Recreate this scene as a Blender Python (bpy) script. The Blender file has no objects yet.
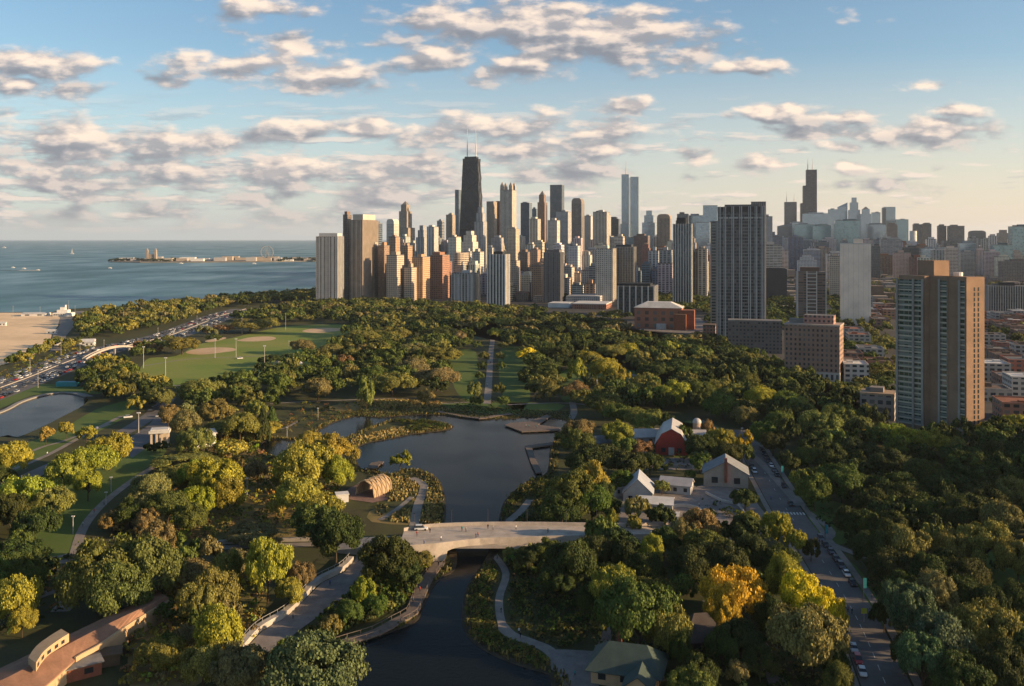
import bpy, bmesh, math, random
import numpy as np
from mathutils import Vector, Matrix, noise as mnoise

# ------------------------------------------------------------------ camera, light, exposure
SC = bpy.context.scene
COL = SC.collection
F, CAMH, HY = 930.0, 100.0, 238.0          # focal length in pixels, height of the camera, row of the horizon
cd = bpy.data.cameras.new('camera'); cam = bpy.data.objects.new('camera', cd); COL.objects.link(cam)
cam.location = (0, 0, CAMH); cam.rotation_euler = (math.radians(90), 0, 0)
cd.sensor_width = 36; cd.lens = F/1024*36; cd.shift_y = -105/1024
cd.clip_start = 1; cd.clip_end = 100000
SC.camera = cam

SUN_EL, SUN_PHI = math.radians(13.5), math.radians(-12.0)     # towards the sun: to the right, a little behind the camera
sdir = Vector((math.cos(SUN_EL)*math.cos(SUN_PHI), math.cos(SUN_EL)*math.sin(SUN_PHI), math.sin(SUN_EL)))
sl = bpy.data.lights.new('sun', 'SUN'); sun = bpy.data.objects.new('sun', sl); COL.objects.link(sun)
sl.energy = 5.0; sl.angle = math.radians(0.5); sl.color = (1.0, 0.70, 0.40)
sun.rotation_euler = (-sdir).to_track_quat('-Z', 'Y').to_euler()

SC.view_settings.view_transform = 'Standard'; SC.view_settings.look = 'None'
SC.view_settings.exposure = 1.0; SC.view_settings.gamma = 1.0
SC.view_settings.use_curve_mapping = False
SC.render.engine = 'CYCLES'
SC.cycles.use_denoising = True
SC.cycles.max_bounces = 6; SC.cycles.diffuse_bounces = 2; SC.cycles.glossy_bounces = 3
SC.cycles.transmission_bounces = 3; SC.cycles.volume_bounces = 0; SC.cycles.transparent_max_bounces = 6
SC.cycles.sample_clamp_indirect = 4

BG = 0.075
W = bpy.data.worlds.new('World'); SC.world = W; W.use_nodes = True
class NT:
    """small helper to write node trees"""
    def __init__(s, tree): s.t = tree; s.n = tree.nodes; s.l = tree.links
    def new(s, typ, **kw):
        n = s.n.new(typ)
        for k, v in kw.items(): setattr(n, k, v)
        return n
    def put(s, sock, v):
        if v is None: return
        if hasattr(v, 'is_output'): s.l.new(v, sock)
        else: sock.default_value = v
    def m(s, op, a, b=None, c=None, clamp=False):
        n = s.new('ShaderNodeMath', operation=op); n.use_clamp = clamp
        s.put(n.inputs[0], a); s.put(n.inputs[1], b)
        if c is not None: s.put(n.inputs[2], c)
        return n.outputs[0]
    def mix(s, f, a, b, blend='MIX'):
        n = s.new('ShaderNodeMix', data_type='RGBA', blend_type=blend)
        s.put(n.inputs[0], f); s.put(n.inputs[6], a if hasattr(a, 'is_output') else (*a[:3], 1)); s.put(n.inputs[7], b if hasattr(b, 'is_output') else (*b[:3], 1))
        return n.outputs[2]
    def mr(s, v, a, b, c=0.0, d=1.0, smooth=False):
        n = s.new('ShaderNodeMapRange'); n.clamp = True
        if smooth: n.interpolation_type = 'SMOOTHSTEP'
        for i, x in enumerate((v, a, b, c, d)): s.put(n.inputs[i], x)
        return n.outputs[0]
    def noise(s, vec, scale, detail=4, rough=0.55, dim='3D', dist=0.0):
        n = s.new('ShaderNodeTexNoise', noise_dimensions=dim); s.put(n.inputs['Vector'], vec)
        n.inputs['Scale'].default_value = scale; n.inputs['Detail'].default_value = detail
        n.inputs['Roughness'].default_value = rough; n.inputs['Distortion'].default_value = dist
        return n.outputs[0]
    def xyz(s, x, y, z=0.0):
        n = s.new('ShaderNodeCombineXYZ'); s.put(n.inputs[0], x); s.put(n.inputs[1], y); s.put(n.inputs[2], z); return n.outputs[0]
    def sep(s, v):
        n = s.new('ShaderNodeSeparateXYZ'); s.put(n.inputs[0], v); return n.outputs
    def ramp(s, f, stops):
        n = s.new('ShaderNodeValToRGB'); s.put(n.inputs[0], f)
        e = n.color_ramp.elements
        while len(e) < len(stops): e.new(0.5)
        for k, (p, c) in enumerate(stops): e[k].position = p; e[k].color = (*c[:3], 1)
        return n.outputs[0]

# clouds: banks as seen by direction (bearing, elevation): centre, half sizes, weight
CLOUDS = [(595,36,118,24,1.05),(540,28,110,24,.95),(470,24,90,18,.8),(640,52,70,14,.8),(752,68,22,12,.95),(700,50,50,12,.7),(430,58,75,14,.75),(520,66,60,13,.75),
 (265,8,42,14,.9),(235,66,48,14,.95),(315,74,42,16,1.05),(350,84,25,8,.6),(290,42,70,10,.55),(205,60,50,9,.6),(160,78,25,6,.45),(395,66,50,12,.5),
 (38,66,42,18,1.05),(14,86,26,14,.8),(85,88,30,7,.45),(8,112,18,7,.5),
 (60,142,78,16,.9),(130,150,80,18,.85),(215,145,60,10,.7),(298,128,33,12,1.),(260,136,50,10,.6),(60,170,95,16,.75),(160,172,90,16,.8),(270,176,60,16,.8),
 (369,129,24,11,1.05),(440,134,60,13,.8),(500,126,60,16,.85),(530,148,60,14,.8),(600,150,28,12,.85),(600,131,42,10,.8),(400,172,80,14,.75),(310,172,36,14,.85),(560,172,70,11,.65),(610,172,38,9,.6),(380,192,90,10,.6),(270,195,70,9,.5),
 (622,105,32,8,.9),(620,165,30,6,.55),(100,188,80,8,.55),(40,186,50,7,.5),(60,216,90,9,.45),(160,214,100,9,.4),(290,215,90,9,.4),
 (772,114,32,8,.95),(843,116,35,10,.9),(815,130,35,10,.7),(925,132,68,11,1.05),(880,134,40,9,.7),(950,110,26,7,.8),(845,148,22,8,.8),(765,162,36,6,.85),(855,167,28,6,.85),(700,154,24,6,.6),(780,128,34,6,.5),
 (942,86,22,7,.65),(800,150,20,6,.5),(905,185,45,7,.6),(835,184,16,5,.35),(700,178,28,5,.4),(850,8,20,4,.2)]
NLOW = 1
def cloud_group():
    g = bpy.data.node_groups.new('cloud_field', 'ShaderNodeTree')
    g.interface.new_socket('uv', in_out='INPUT', socket_type='NodeSocketVector')
    g.interface.new_socket('d', in_out='OUTPUT', socket_type='NodeSocketFloat')
    g.interface.new_socket('w', in_out='OUTPUT', socket_type='NodeSocketFloat')
    g.interface.new_socket('g', in_out='OUTPUT', socket_type='NodeSocketFloat')
    N = NT(g); gi = N.new('NodeGroupInput'); go = N.new('NodeGroupOutput')
    uv = gi.outputs[0]
    # warp the outlines
    wn = N.new('ShaderNodeTexNoise'); N.put(wn.inputs['Vector'], uv); wn.inputs['Scale'].default_value = 22; wn.inputs['Detail'].default_value = 2
    s1 = N.new('ShaderNodeVectorMath', operation='SUBTRACT'); N.put(s1.inputs[0], wn.outputs['Color']); s1.inputs[1].default_value = (.5,.5,.5)
    s2 = N.new('ShaderNodeVectorMath', operation='MULTIPLY_ADD'); N.put(s2.inputs[0], s1.outputs[0]); s2.inputs[1].default_value = (.05,.016,0); N.put(s2.inputs[2], uv)
    p = s2.outputs[0]
    def field(p, L):
        best = None
        for (cx, cy, rx, ry, w) in L:
            asp = 3.6; r = .5*(rx+ry*asp)*1.62/F
            c = N.new('ShaderNodeVectorMath', operation='DISTANCE'); N.put(c.inputs[0], p); c.inputs[1].default_value = ((cx-512)/F, (HY-cy)/F*asp, 0)
            v = N.m('MULTIPLY_ADD', c.outputs['Value'], -w/r, w)
            best = v if best is None else N.m('SMOOTH_MAX', best, v, 0.12)
        return best
    def sc(v, k, off=(0,0,0)):
        n = N.new('ShaderNodeVectorMath', operation='MULTIPLY_ADD'); N.put(n.inputs[0], v); n.inputs[1].default_value = k; n.inputs[2].default_value = off; return n.outputs[0]
    best = field(sc(p, (1, 3.6, 0)), CLOUDS)
    big = [c for c in CLOUDS if c[4] >= .75 and c[2] > 20]
    low = N.m('SUBTRACT', field(sc(p, (1, 3.6, 0)), big), field(sc(p, (1, 3.6, 0), (.004, .030, 0)), big)) if NLOW else N.m('ADD', 0.0, 0.0)
    # puffs: fractal noise, stretched wide, finer towards the horizon
    X, Y, Z = N.sep(uv)
    f = N.noise(N.xyz(X, N.m('MULTIPLY', Y, 2.3)), 18, 6, .54)
    f2 = N.noise(N.xyz(N.m('ADD', X, .010), N.m('MULTIPLY', N.m('ADD', Y, .007), 2.3)), 18, 6, .54)
    N.put(go.inputs[0], N.m('ADD', best, N.m('MULTIPLY', N.m('SUBTRACT', f, .52), 2.1)))
    N.put(go.inputs[1], low); N.put(go.inputs[2], N.m('SUBTRACT', f, f2))
    return g
def build_world():
    N = NT(W.node_tree); N.n.clear()
    tc = N.new('ShaderNodeTexCoord')
    x, y, z = N.sep(tc.outputs['Generated'])
    yy = N.m('MAXIMUM', N.m('ABSOLUTE', y), .08)
    u = N.m('DIVIDE', x, yy); v = N.m('DIVIDE', z, yy)
    sky = N.new('ShaderNodeTexSky', sky_type='NISHITA'); sky.sun_disc = False
    sky.sun_elevation = SUN_EL; sky.sun_rotation = math.radians(90) - SUN_PHI
    sky.altitude = 100; sky.air_density = 1.0; sky.dust_density = 1.0; sky.ozone_density = 1.8
    g = cloud_group()
    c0 = N.new('ShaderNodeGroup'); c0.node_tree = g; N.put(c0.inputs[0], N.xyz(u, v))
    d0 = c0.outputs[0]
    mask = N.mr(d0, .04, .56, smooth=True)
    lit = N.mr(c0.outputs[2], -.07, .11)                 # sides turned to the sun
    body = N.mr(c0.outputs[1], -.12, .25)                          # flat grey undersides
    l = N.m('ADD', N.m('MULTIPLY', lit, .62), N.m('MULTIPLY', body, .42), clamp=True)
    k = 1/BG
    ccol = N.ramp(l, [(0, (.145,.155,.18)), (.35, (.235,.23,.24)), (.62, (.42,.36,.325)), (1, (.62,.50,.40))])
    # thin veil of flat far clouds low over the lake
    vx, vy = N.m('ADD', u, 3.1), N.m('MULTIPLY', v, 6.5)
    veil = N.noise(N.xyz(vx, vy), 12, 6, .6); veil2 = N.noise(N.xyz(N.m('ADD', vx, .01), N.m('ADD', vy, .035)), 12, 6, .6)
    veilm = N.m('MULTIPLY', N.mr(veil, N.mr(u, -.1, .35, .46, .55), N.mr(u, -.1, .35, .56, .66), 0, .8, True), N.m('MULTIPLY', N.mr(v, .0, .025), N.mr(v, .09, .16, 1, 0)))
    vcol = N.ramp(N.mr(N.m('SUBTRACT', veil, veil2), -.08, .10), [(0, (.17*k,.18*k,.20*k)), (.5, (.27*k,.26*k,.265*k)), (1, (.50*k,.41*k,.35*k))])
    base = N.new('ShaderNodeHueSaturation'); N.put(base.inputs['Color'], sky.outputs[0]); base.inputs['Saturation'].default_value = 1.12; base.inputs['Value'].default_value = 1.18
    warm = N.mix(N.mr(v, 0, .20, .7, 0), base.outputs[0], N.mix(N.mr(u, -.35, .45), (.33*k, .37*k, .40*k), (.50*k, .405*k, .345*k)))
    sk = N.mix(veilm, warm, vcol)
    cs = N.new('ShaderNodeVectorMath', operation='SCALE'); N.put(cs.inputs[0], ccol); cs.inputs['Scale'].default_value = k*.92
    up = N.mr(z, 0.0, .02)
    out = N.mix(N.m('MULTIPLY', N.m('MULTIPLY', mask, .95), up), sk, cs.outputs[0])
    bg = N.new('ShaderNodeBackground'); N.put(bg.inputs[0], out); bg.inputs[1].default_value = BG
    wo = N.new('ShaderNodeOutputWorld'); N.l.new(bg.outputs[0], wo.inputs[0])
build_world()
random.seed(7); rng = np.random.default_rng(7)

# ------------------------------------------------------------------ helpers
def G(px, py, z=0.0):
    """photo pixel -> point on the level z"""
    d = F*(CAMH-z)/(py-HY); return Vector(((px-512)/F*d, d, z))
def PX(p): return (512+F*p[0]/p[1], HY+F*(CAMH-p[2])/p[1])
def zat(py, d): return CAMH-(py-HY)*d/F

MATS = {}
def pmat(name, col, rough=.8, noise=.25, nscale=.4, metal=0.0, spec=.5, bump=0.0, objcol=False, emit=None):
    """plain surface: base colour with uneven wear in object space"""
    if name in MATS: return MATS[name]
    m = bpy.data.materials.new(name); m.use_nodes = True; N = NT(m.node_tree); b = N.n['Principled BSDF']
    tc = N.new('ShaderNodeTexCoord')
    f = N.noise(tc.outputs['Object'], nscale, 5, .6)
    f2 = N.noise(tc.outputs['Object'], nscale*7, 3, .6)
    k = N.m('ADD', N.mr(f, .3, .7, 1-noise, 1+noise), N.mr(f2, .3, .7, -noise*.4, noise*.4))
    src = col
    noise = noise; ALB = .82
    if objcol:
        sv = N.new('ShaderNodeVectorMath', operation='SCALE'); N.put(sv.inputs[0], N.new('ShaderNodeObjectInfo').outputs['Color']); sv.inputs['Scale'].default_value = ALB; src = sv.outputs[0]
    else:
        r = N.new('ShaderNodeRGB'); r.outputs[0].default_value = (*[c*ALB for c in col], 1); src = r.outputs[0]
    s = N.new('ShaderNodeVectorMath', operation='SCALE'); N.put(s.inputs[0], src); N.put(s.inputs['Scale'], k)
    N.put(b.inputs['Base Color'], s.outputs[0]); b.inputs['Roughness'].default_value = rough
    b.inputs['Metallic'].default_value = metal; b.inputs['Specular IOR Level'].default_value = spec if rough < .8 else .12
    if bump:
        bn = N.new('ShaderNodeBump'); bn.inputs['Strength'].default_value = bump; N.put(bn.inputs['Height'], f2); N.put(b.inputs['Normal'], bn.outputs[0])
    MATS[name] = m; return m

def facade(name, bay, fl, fw, fh, glass=(.03,.04,.05), grough=.15, gmetal=0.0, wrough=.85, spandrel=None, sill=.25):
    """windows laid out in metres over the wall's own surface; wall colour from the object"""
    key = 'facade_'+name
    if key in MATS: return MATS[key]
    m = bpy.data.materials.new(key); m.use_nodes = True; N = NT(m.node_tree); b = N.n['Principled BSDF']
    uv = N.new('ShaderNodeUVMap'); u, v, _ = N.sep(uv.outputs[0])
    cu = N.m('DIVIDE', u, bay); cv = N.m('DIVIDE', v, fl)
    fu = N.m('FRACT', cu); fv = N.m('FRACT', cv)
    mu = N.m('MULTIPLY', N.m('GREATER_THAN', fu, (1-fw)/2), N.m('LESS_THAN', fu, (1+fw)/2))
    mv = N.m('MULTIPLY', N.m('GREATER_THAN', fv, sill), N.m('LESS_THAN', fv, min(.999, sill+fh)))
    if fh > .99: mv = 1.0
    win = N.m('MULTIPLY', mu, mv)
    wn = N.new('ShaderNodeTexWhiteNoise', noise_dimensions='3D')
    oi = N.new('ShaderNodeObjectInfo')
    N.put(wn.inputs['Vector'], N.xyz(N.m('FLOOR', cu), N.m('FLOOR', cv), oi.outputs['Random']))
    gc = N.mix(N.mr(wn.outputs[0], .55, 1.0, 0, .55), glass, (.26,.25,.23))
    gd = N.mix(N.mr(wn.outputs[0], 0, .3, .6, 0), gc, (.008,.01,.012))
    wcol = oi.outputs['Color']
    tc = N.new('ShaderNodeTexCoord'); st = N.noise(tc.outputs['Object'], .06, 4, .6)
    ws = N.new('ShaderNodeVectorMath', operation='SCALE'); N.put(ws.inputs[0], wcol); N.put(ws.inputs['Scale'], N.mr(st, .3, .7, .84*.84, 1.14*.84))
    wall = ws.outputs[0]
    if spandrel is not None: wall = N.mix(N.m('MULTIPLY', mu, N.m('SUBTRACT', 1.0, mv)), wall, spandrel)
    N.put(b.inputs['Base Color'], N.mix(win, wall, gd))
    N.put(b.inputs['Roughness'], N.mr(win, 0, 1, wrough, grough))
    N.put(b.inputs['Metallic'], N.m('MULTIPLY', win, gmetal))
    MATS[key] = m; return m

class MB:
    """collects faces, builds one mesh object"""
    def __init__(s): s.v = []; s.f = []; s.mi = []; s.uv = []
    def face(s, pts, mi=0, uv=None):
        n = len(s.v); s.v += [tuple(p) for p in pts]; s.f.append(tuple(range(n, n+len(pts)))); s.mi.append(mi)
        s.uv.append(uv or [(p[0], p[1]) for p in pts])
    def prism(s, poly, z0, z1, mi=0, top=True, bottom=False, tmi=None, scale=1.0, u0=0.0, ctr=None):
        """upright solid over a counter-clockwise footprint; scale < 1 tapers it"""
        if ctr is None: ctr = (sum(p[0] for p in poly)/len(poly), sum(p[1] for p in poly)/len(poly))
        T = [(ctr[0]+(p[0]-ctr[0])*scale, ctr[1]+(p[1]-ctr[1])*scale) for p in poly]
        u = u0
        for i in range(len(poly)):
            a, b = poly[i], poly[(i+1) % len(poly)]; ta, tb = T[i], T[(i+1) % len(poly)]
            L = math.hypot(b[0]-a[0], b[1]-a[1])
            s.face([(*a, z0), (*b, z0), (*tb, z1), (*ta, z1)], mi, [(u, z0), (u+L, z0), (u+L, z1), (u, z1)]); u += L
        if top: s.face([(*p, z1) for p in T], mi if tmi is None else tmi)
        if bottom: s.face([(*p, z0) for p in reversed(poly)], mi if tmi is None else tmi)
        return T
    def box(s, c, size, yaw=0.0, mi=0):
        """box standing with centre of its base at c"""
        cs, sn = math.cos(yaw), math.sin(yaw); hx, hy = size[0]/2, size[1]/2
        P = [(c[0]+x*cs-y*sn, c[1]+x*sn+y*cs) for x, y in ((-hx,-hy),(hx,-hy),(hx,hy),(-hx,hy))]
        s.prism(P, c[2], c[2]+size[2], mi, True, True)
    def tube(s, a, b, r0, r1=None, n=6, mi=0):
        a, b = Vector(a), Vector(b); r1 = r0 if r1 is None else r1
        d = (b-a).normalized(); e = d.orthogonal().normalized(); g = d.cross(e)
        A = [a+(e*math.cos(t)+g*math.sin(t))*r0 for t in [2*math.pi*k/n for k in range(n)]]
        B = [b+(e*math.cos(t)+g*math.sin(t))*r1 for t in [2*math.pi*k/n for k in range(n)]]
        for k in range(n): s.face([A[k], A[(k+1) % n], B[(k+1) % n], B[k]], mi)
        s.face(B, mi); s.face(A[::-1], mi)
    def strip(s, pts, w, z=0.0, mi=0, h=0.0):
        """flat ribbon (or low solid when h > 0) along points"""
        P = [Vector((p[0], p[1])) for p in pts]; L = []; R = []
        for i, p in enumerate(P):
            d = (P[min(i+1, len(P)-1)]-P[max(i-1, 0)]).normalized(); nrm = Vector((-d.y, d.x))
            ww = w[i] if isinstance(w, (list, tuple)) else w
            L.append(p+nrm*ww/2); R.append(p-nrm*ww/2)
        Z = [ (pt[2] if len(pt) > 2 else 0)+z for pt in pts]
        for i in range(len(P)-1):
            a, b, c, d = (*R[i], Z[i]+h), (*R[i+1], Z[i+1]+h), (*L[i+1], Z[i+1]+h), (*L[i], Z[i]+h)
            s.face([a, b, c, d], mi)
            if h:
                s.face([(*R[i], Z[i]), (*R[i+1], Z[i+1]), b, a], mi); s.face([(*L[i+1], Z[i+1]), (*L[i], Z[i]), d, c], mi)
        if h:
            s.face([(*L[0], Z[0]), (*R[0], Z[0]), (*R[0], Z[0]+h), (*L[0], Z[0]+h)], mi)
            s.face([(*R[-1], Z[-1]), (*L[-1], Z[-1]), (*L[-1], Z[-1]+h), (*R[-1], Z[-1]+h)], mi)
    def build(s, name, mats, parent=None, off=None, smooth=False, color=None):
        me = bpy.data.meshes.new(name); V = s.v
        if off is not None: V = [(p[0]-off[0], p[1]-off[1], p[2]-off[2]) for p in V]
        me.from_pydata(V, [], s.f)
        for m in (mats if isinstance(mats, (list, tuple)) else [mats]): me.materials.append(m)
        me.polygons.foreach_set('material_index', s.mi)
        ul = me.uv_layers.new(name='UVMap'); flat = [c for f in s.uv for p in f for c in p]
        ul.data.foreach_set('uv', flat)
        if smooth: me.polygons.foreach_set('use_smooth', [True]*len(s.f))
        me.update()
        o = bpy.data.objects.new(name, me); COL.objects.link(o)
        if parent is not None: o.parent = parent
        if color is not None: o.color = (*color, 1)
        return o
REG = []                                    # every thing whose label may need telling apart
def tag(o, label=None, cat=None, group=None, kind=None, reg=True):
    if label: o['label'] = label
    if cat: o['category'] = cat
    if group: o['group'] = group
    if kind: o['kind'] = kind
    if label and reg and kind is None: REG.append(o)
    return o
def thing(name, loc, label, cat, group=None, rz=0.0, reg=True):
    o = bpy.data.objects.new(name, None); COL.objects.link(o); o.location = loc; o.rotation_euler = (0, 0, rz)
    o.empty_display_size = 1
    return tag(o, label, cat, group, reg=reg)
def part(name, me, parent, mat=None, loc=(0,0,0), color=None):
    o = bpy.data.objects.new(name, me); COL.objects.link(o); o.parent = parent; o.location = loc
    if color is not None: o.color = (*color, 1)
    return o
def copy_tree(o, parent=None):
    c = o.copy(); COL.objects.link(c); c.parent = parent
    for ch in list(o.children): copy_tree(ch, c)
    return c
def poly_sheet(name, pxs, z, mat, ground=False, kind='structure', label=None):
    b = MB(); P = [(p if ground else G(*p)) for p in pxs]
    P = [(p[0], p[1]) for p in P]
    bm = bmesh.new(); vs = [bm.verts.new((x, y, z)) for x, y in P]; f = bm.faces.new(vs); 
    if f.normal.z < 0: f.normal_flip()
    bmesh.ops.triangulate(bm, faces=[f]); me = bpy.data.meshes.new(name); bm.to_mesh(me); bm.free()
    me.update()
    # faces up
    if sum(p.normal.z for p in me.polygons) < 0: me.flip_normals()
    me.materials.append(mat); o = bpy.data.objects.new(name, me); COL.objects.link(o); o['kind'] = kind
    if label: o['label'] = label
    return o
def smooth_poly(pts, n=3):
    """round the outline (closed Catmull-Rom) in the given coordinates"""
    out = []; L = len(pts)
    for i in range(L):
        p0, p1, p2, p3 = [Vector(pts[(i+k-1) % L][:2]) for k in range(4)]
        for k in range(n):
            t = k/n
            out.append(.5*((2*p1)+(p2-p0)*t+(2*p0-5*p1+4*p2-p3)*t*t+(3*p1-p0-3*p2+p3)*t**3))
    return out
def smooth_line(pts, n=4):
    out = []; L = len(pts)
    for i in range(L-1):
        p0, p1, p2, p3 = [Vector(pts[min(max(i+k-1, 0), L-1)]) for k in range(4)]
        for k in range(n):
            t = k/n
            out.append(.5*((2*p1)+(p2-p0)*t+(2*p0-5*p1+4*p2-p3)*t*t+(3*p1-p0-3*p2+p3)*t**3))
    out.append(Vector(pts[-1])); return out
def inside(x, y, poly):
    r = False; n = len(poly); j = n-1
    for i in range(n):
        xi, yi = poly[i][0], poly[i][1]; xj, yj = poly[j][0], poly[j][1]
        if (yi > y) != (yj > y) and x < (xj-xi)*(y-yi)/(yj-yi)+xi: r = not r
        j = i
    return r
# ------------------------------------------------------------------ the setting: ground, water, roads, paths
def ground_mat():
    m = bpy.data.materials.new('park_ground'); m.use_nodes = True; N = NT(m.node_tree); b = N.n['Principled BSDF']
    tc = N.new('ShaderNodeTexCoord').outputs['Object']
    a = N.noise(tc, .012, 5, .6); c = N.noise(tc, .11, 5, .65); d = N.noise(tc, 1.3, 3, .6)
    col = N.ramp(a, [(.3, (.030,.045,.014)), (.5, (.050,.062,.020)), (.68, (.085,.072,.030))])
    col = N.mix(N.mr(c, .35, .65), col, (.045,.040,.020))
    col = N.mix(N.mr(d, .3, .7, 0, .4), col, (.09,.085,.03))
    N.put(b.inputs['Base Color'], col); b.inputs['Roughness'].default_value = .95; b.inputs['Specular IOR Level'].default_value = .15
    return m
def lawn_mat(name, c1, c2, sc=.03):
    m = bpy.data.materials.new(name); m.use_nodes = True; N = NT(m.node_tree); b = N.n['Principled BSDF']
    tc = N.new('ShaderNodeTexCoord').outputs['Object']
    a = N.noise(tc, sc, 5, .6); d = N.noise(tc, sc*25, 4, .7)
    col = N.mix(N.mr(a, .35, .65), c1, c2); col = N.mix(N.mr(d, .35, .7, 0, .35), col, (.11,.10,.035))
    N.put(b.inputs['Base Color'], col); b.inputs['Roughness'].default_value = .95; b.inputs['Specular IOR Level'].default_value = .15
    bn = N.new('ShaderNodeBump'); bn.inputs['Strength'].default_value = .5; N.put(bn.inputs['Height'], d); N.put(b.inputs['Normal'], bn.outputs[0])
    return m
def water_mat(name, col, rough, sc, bump, bright=None, stretch=(1,1,1), spec=.5):
    m = bpy.data.materials.new(name); m.use_nodes = True; N = NT(m.node_tree); b = N.n['Principled BSDF']
    tc = N.new('ShaderNodeTexCoord').outputs['Object']
    mp = N.new('ShaderNodeMapping'); N.put(mp.inputs[0], tc); mp.inputs['Scale'].default_value = stretch
    f = N.noise(mp.outputs[0], sc, 4, .6); g = N.noise(mp.outputs[0], sc*.04, 4, .6)
    c = N.mix(N.mr(g, .35, .65), col, bright or col)
    N.put(b.inputs['Base Color'], c); b.inputs['IOR'].default_value = 1.33; b.inputs['Specular IOR Level'].default_value = spec
    N.put(b.inputs['Roughness'], N.mr(g, .35, .65, rough, rough*(1.8 if rough > .1 else 7)))
    bn = N.new('ShaderNodeBump'); bn.inputs['Strength'].default_value = bump; bn.inputs['Distance'].default_value = .3
    N.put(bn.inputs['Height'], f); N.put(b.inputs['Normal'], bn.outputs[0])
    return m
M_lawn = lawn_mat('lawn', (.065,.115,.022), (.10,.14,.032))
M_field = lawn_mat('playing_field', (.15,.215,.032), (.23,.24,.055), .02)
M_dirt = pmat('infield_dirt', (.60,.42,.25), .95, .2, .05)
M_sand = pmat('beach_sand', (.85,.62,.38), .95, .16, .02)
M_asph = pmat('asphalt', (.165,.150,.138), .85, .2, .1)
M_asph2 = pmat('highway_asphalt', (.16,.15,.145), .85, .25, .05)
M_path = pmat('path_concrete', (.27,.235,.20), .9, .2, .25)
M_plaza = pmat('plaza_paving', (.25,.215,.19), .9, .22, .3)
M_wood = pmat('boardwalk_planks', (.17,.135,.11), .85, .25, .8)
M_conc = pmat('light_concrete', (.42,.38,.33), .85, .18, .2)
M_white = pmat('white_paint', (.72,.70,.66), .7, .12, .3)
M_line = pmat('road_marking', (.70,.68,.62), .8, .2, .6)
M_city = pmat('city_ground', (.085,.078,.068), .95, .35, .02)
M_kerb = pmat('kerb_stone', (.30,.28,.25), .9, .15, .4)
M_black = pmat('dark_metal', (.03,.03,.032), .5, .1, 1)
M_steel = pmat('pale_steel', (.42,.40,.37), .55, .1, 1)
M_teal = pmat('teal_sign', (.02,.26,.30), .6, .1, 1)
M_brick = pmat('red_brick', (.27,.105,.065), .9, .2, .5)

far = 40000
poly_sheet('ground', [(-far,-400),(far,-400),(far,far),(-far,far)], 0, ground_mat(), True)
LAKE = [(-far,1245),(-900,1245)] + [tuple(G(*p)[:2]) for p in [(-120,312.5),(0,312.6),(52,312.6),(62,309.5),(100,307.5),(140,306),(172,302.5),(208,299.5),(226,296.5),(262,294.6),(292,293),(312,291),(330,288),(372,279),(400,268),(440,262),(430,256),(470,250),(540,245),(600,242.5)]] + [(3200,far-200),(-far,far-200)]
poly_sheet('lake_water', LAKE, .35, water_mat('lake_water', (.060,.150,.145), .30, .12, .9, (.045,.115,.118), (1,.5,1)), True)
CITY = [tuple(G(*p)[:2]) for p in [(330,304),(440,306),(512,309),(560,315),(640,330),(700,338),(728,360),(780,372),(850,395),(880,425),(960,436),(1100,446),(1500,470)]]+[(far,600),(far,far-300),(3300,far-300)]+[tuple(G(*p)[:2]) for p in [(600,243.2),(548,245.8),(478,251),(448,258),(404,270),(376,281),(334,290)]]
poly_sheet('city_ground', CITY, .12, M_city, True)
BEACH = [(-120,313),(52,313),(60,318),(58,326),(52,334),(50,343),(42,352),(20,360),(0,366),(-160,392)]
poly_sheet('beach', [G(*p) for p in BEACH], .40, M_sand, True)
poly_sheet('beach_promenade', [G(*p) for p in [(52,313.4),(90,310.5),(92,316),(76,324),(66,336),(62,350),(50,352),(53,334),(60,325)]], .2, M_path, True)
FIELD = [(136,382),(142,366),(150,358),(176,356),(200,344),(232,338),(270,329),(300,325.5),(352,325),(352,333),(346,345),(330,352),(312,362),(300,370),(282,378),(240,384),(190,387)]
poly_sheet('playing_field', [p for p in smooth_poly([G(*p) for p in FIELD])], .04, M_field, True)
INF = [[(186,352),(196,349),(214,347.5),(232,348),(236,350.5),(222,352.5),(204,354.5),(190,354)],[(240,339.5),(252,337.2),(268,336.5),(276,338),(270,340.5),(252,341.5),(238,341)],[(302,331.5),(312,328.6),(330,328),(345,329.5),(334,331.5),(318,333)],[(205,341),(222,337.5),(226,338.5),(212,342)]]
for k in INF: poly_sheet('infield', [p for p in smooth_poly([G(*p) for p in k])], .08, M_dirt, True)
lawns = [[(452,352),(476,352),(476,398),(462,398),(452,380)],[(500,350),(524,350),(530,400),(504,402)],[(438,404),(556,403),(552,412),(510,414),(470,412)],
 [(40,500),(60,480),(150,445),(166,452),(130,480),(96,506),(76,532),(70,556),(30,560),(20,530)],
 [(640,418),(668,420),(720,430),(752,452),(740,455),(700,432)],[(806,500),(846,505),(858,530),(838,545),(812,525)],
 [(832,556),(856,566),(878,600),(884,636),(868,640),(846,596)],[(0,455),(60,430),(95,410),(130,400),(150,400),(112,425),(60,448),(0,478)],
 [(665,430),(700,420),(735,440),(700,460),(664,452)],[(960,560),(1040,552),(1060,600),(985,615)],[(930,620),(1040,610),(1060,680),(980,690)],
 [(0,392),(40,384),(90,388),(100,394),(60,393),(30,396),(0,408)],[(590,355),(628,352),(640,395),(600,396)],[(560,372),(582,372),(584,398),(562,400)]]
for k in lawns: poly_sheet('lawn', [p for p in smooth_poly([G(*p) for p in k])], .05, M_lawn, True)
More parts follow.
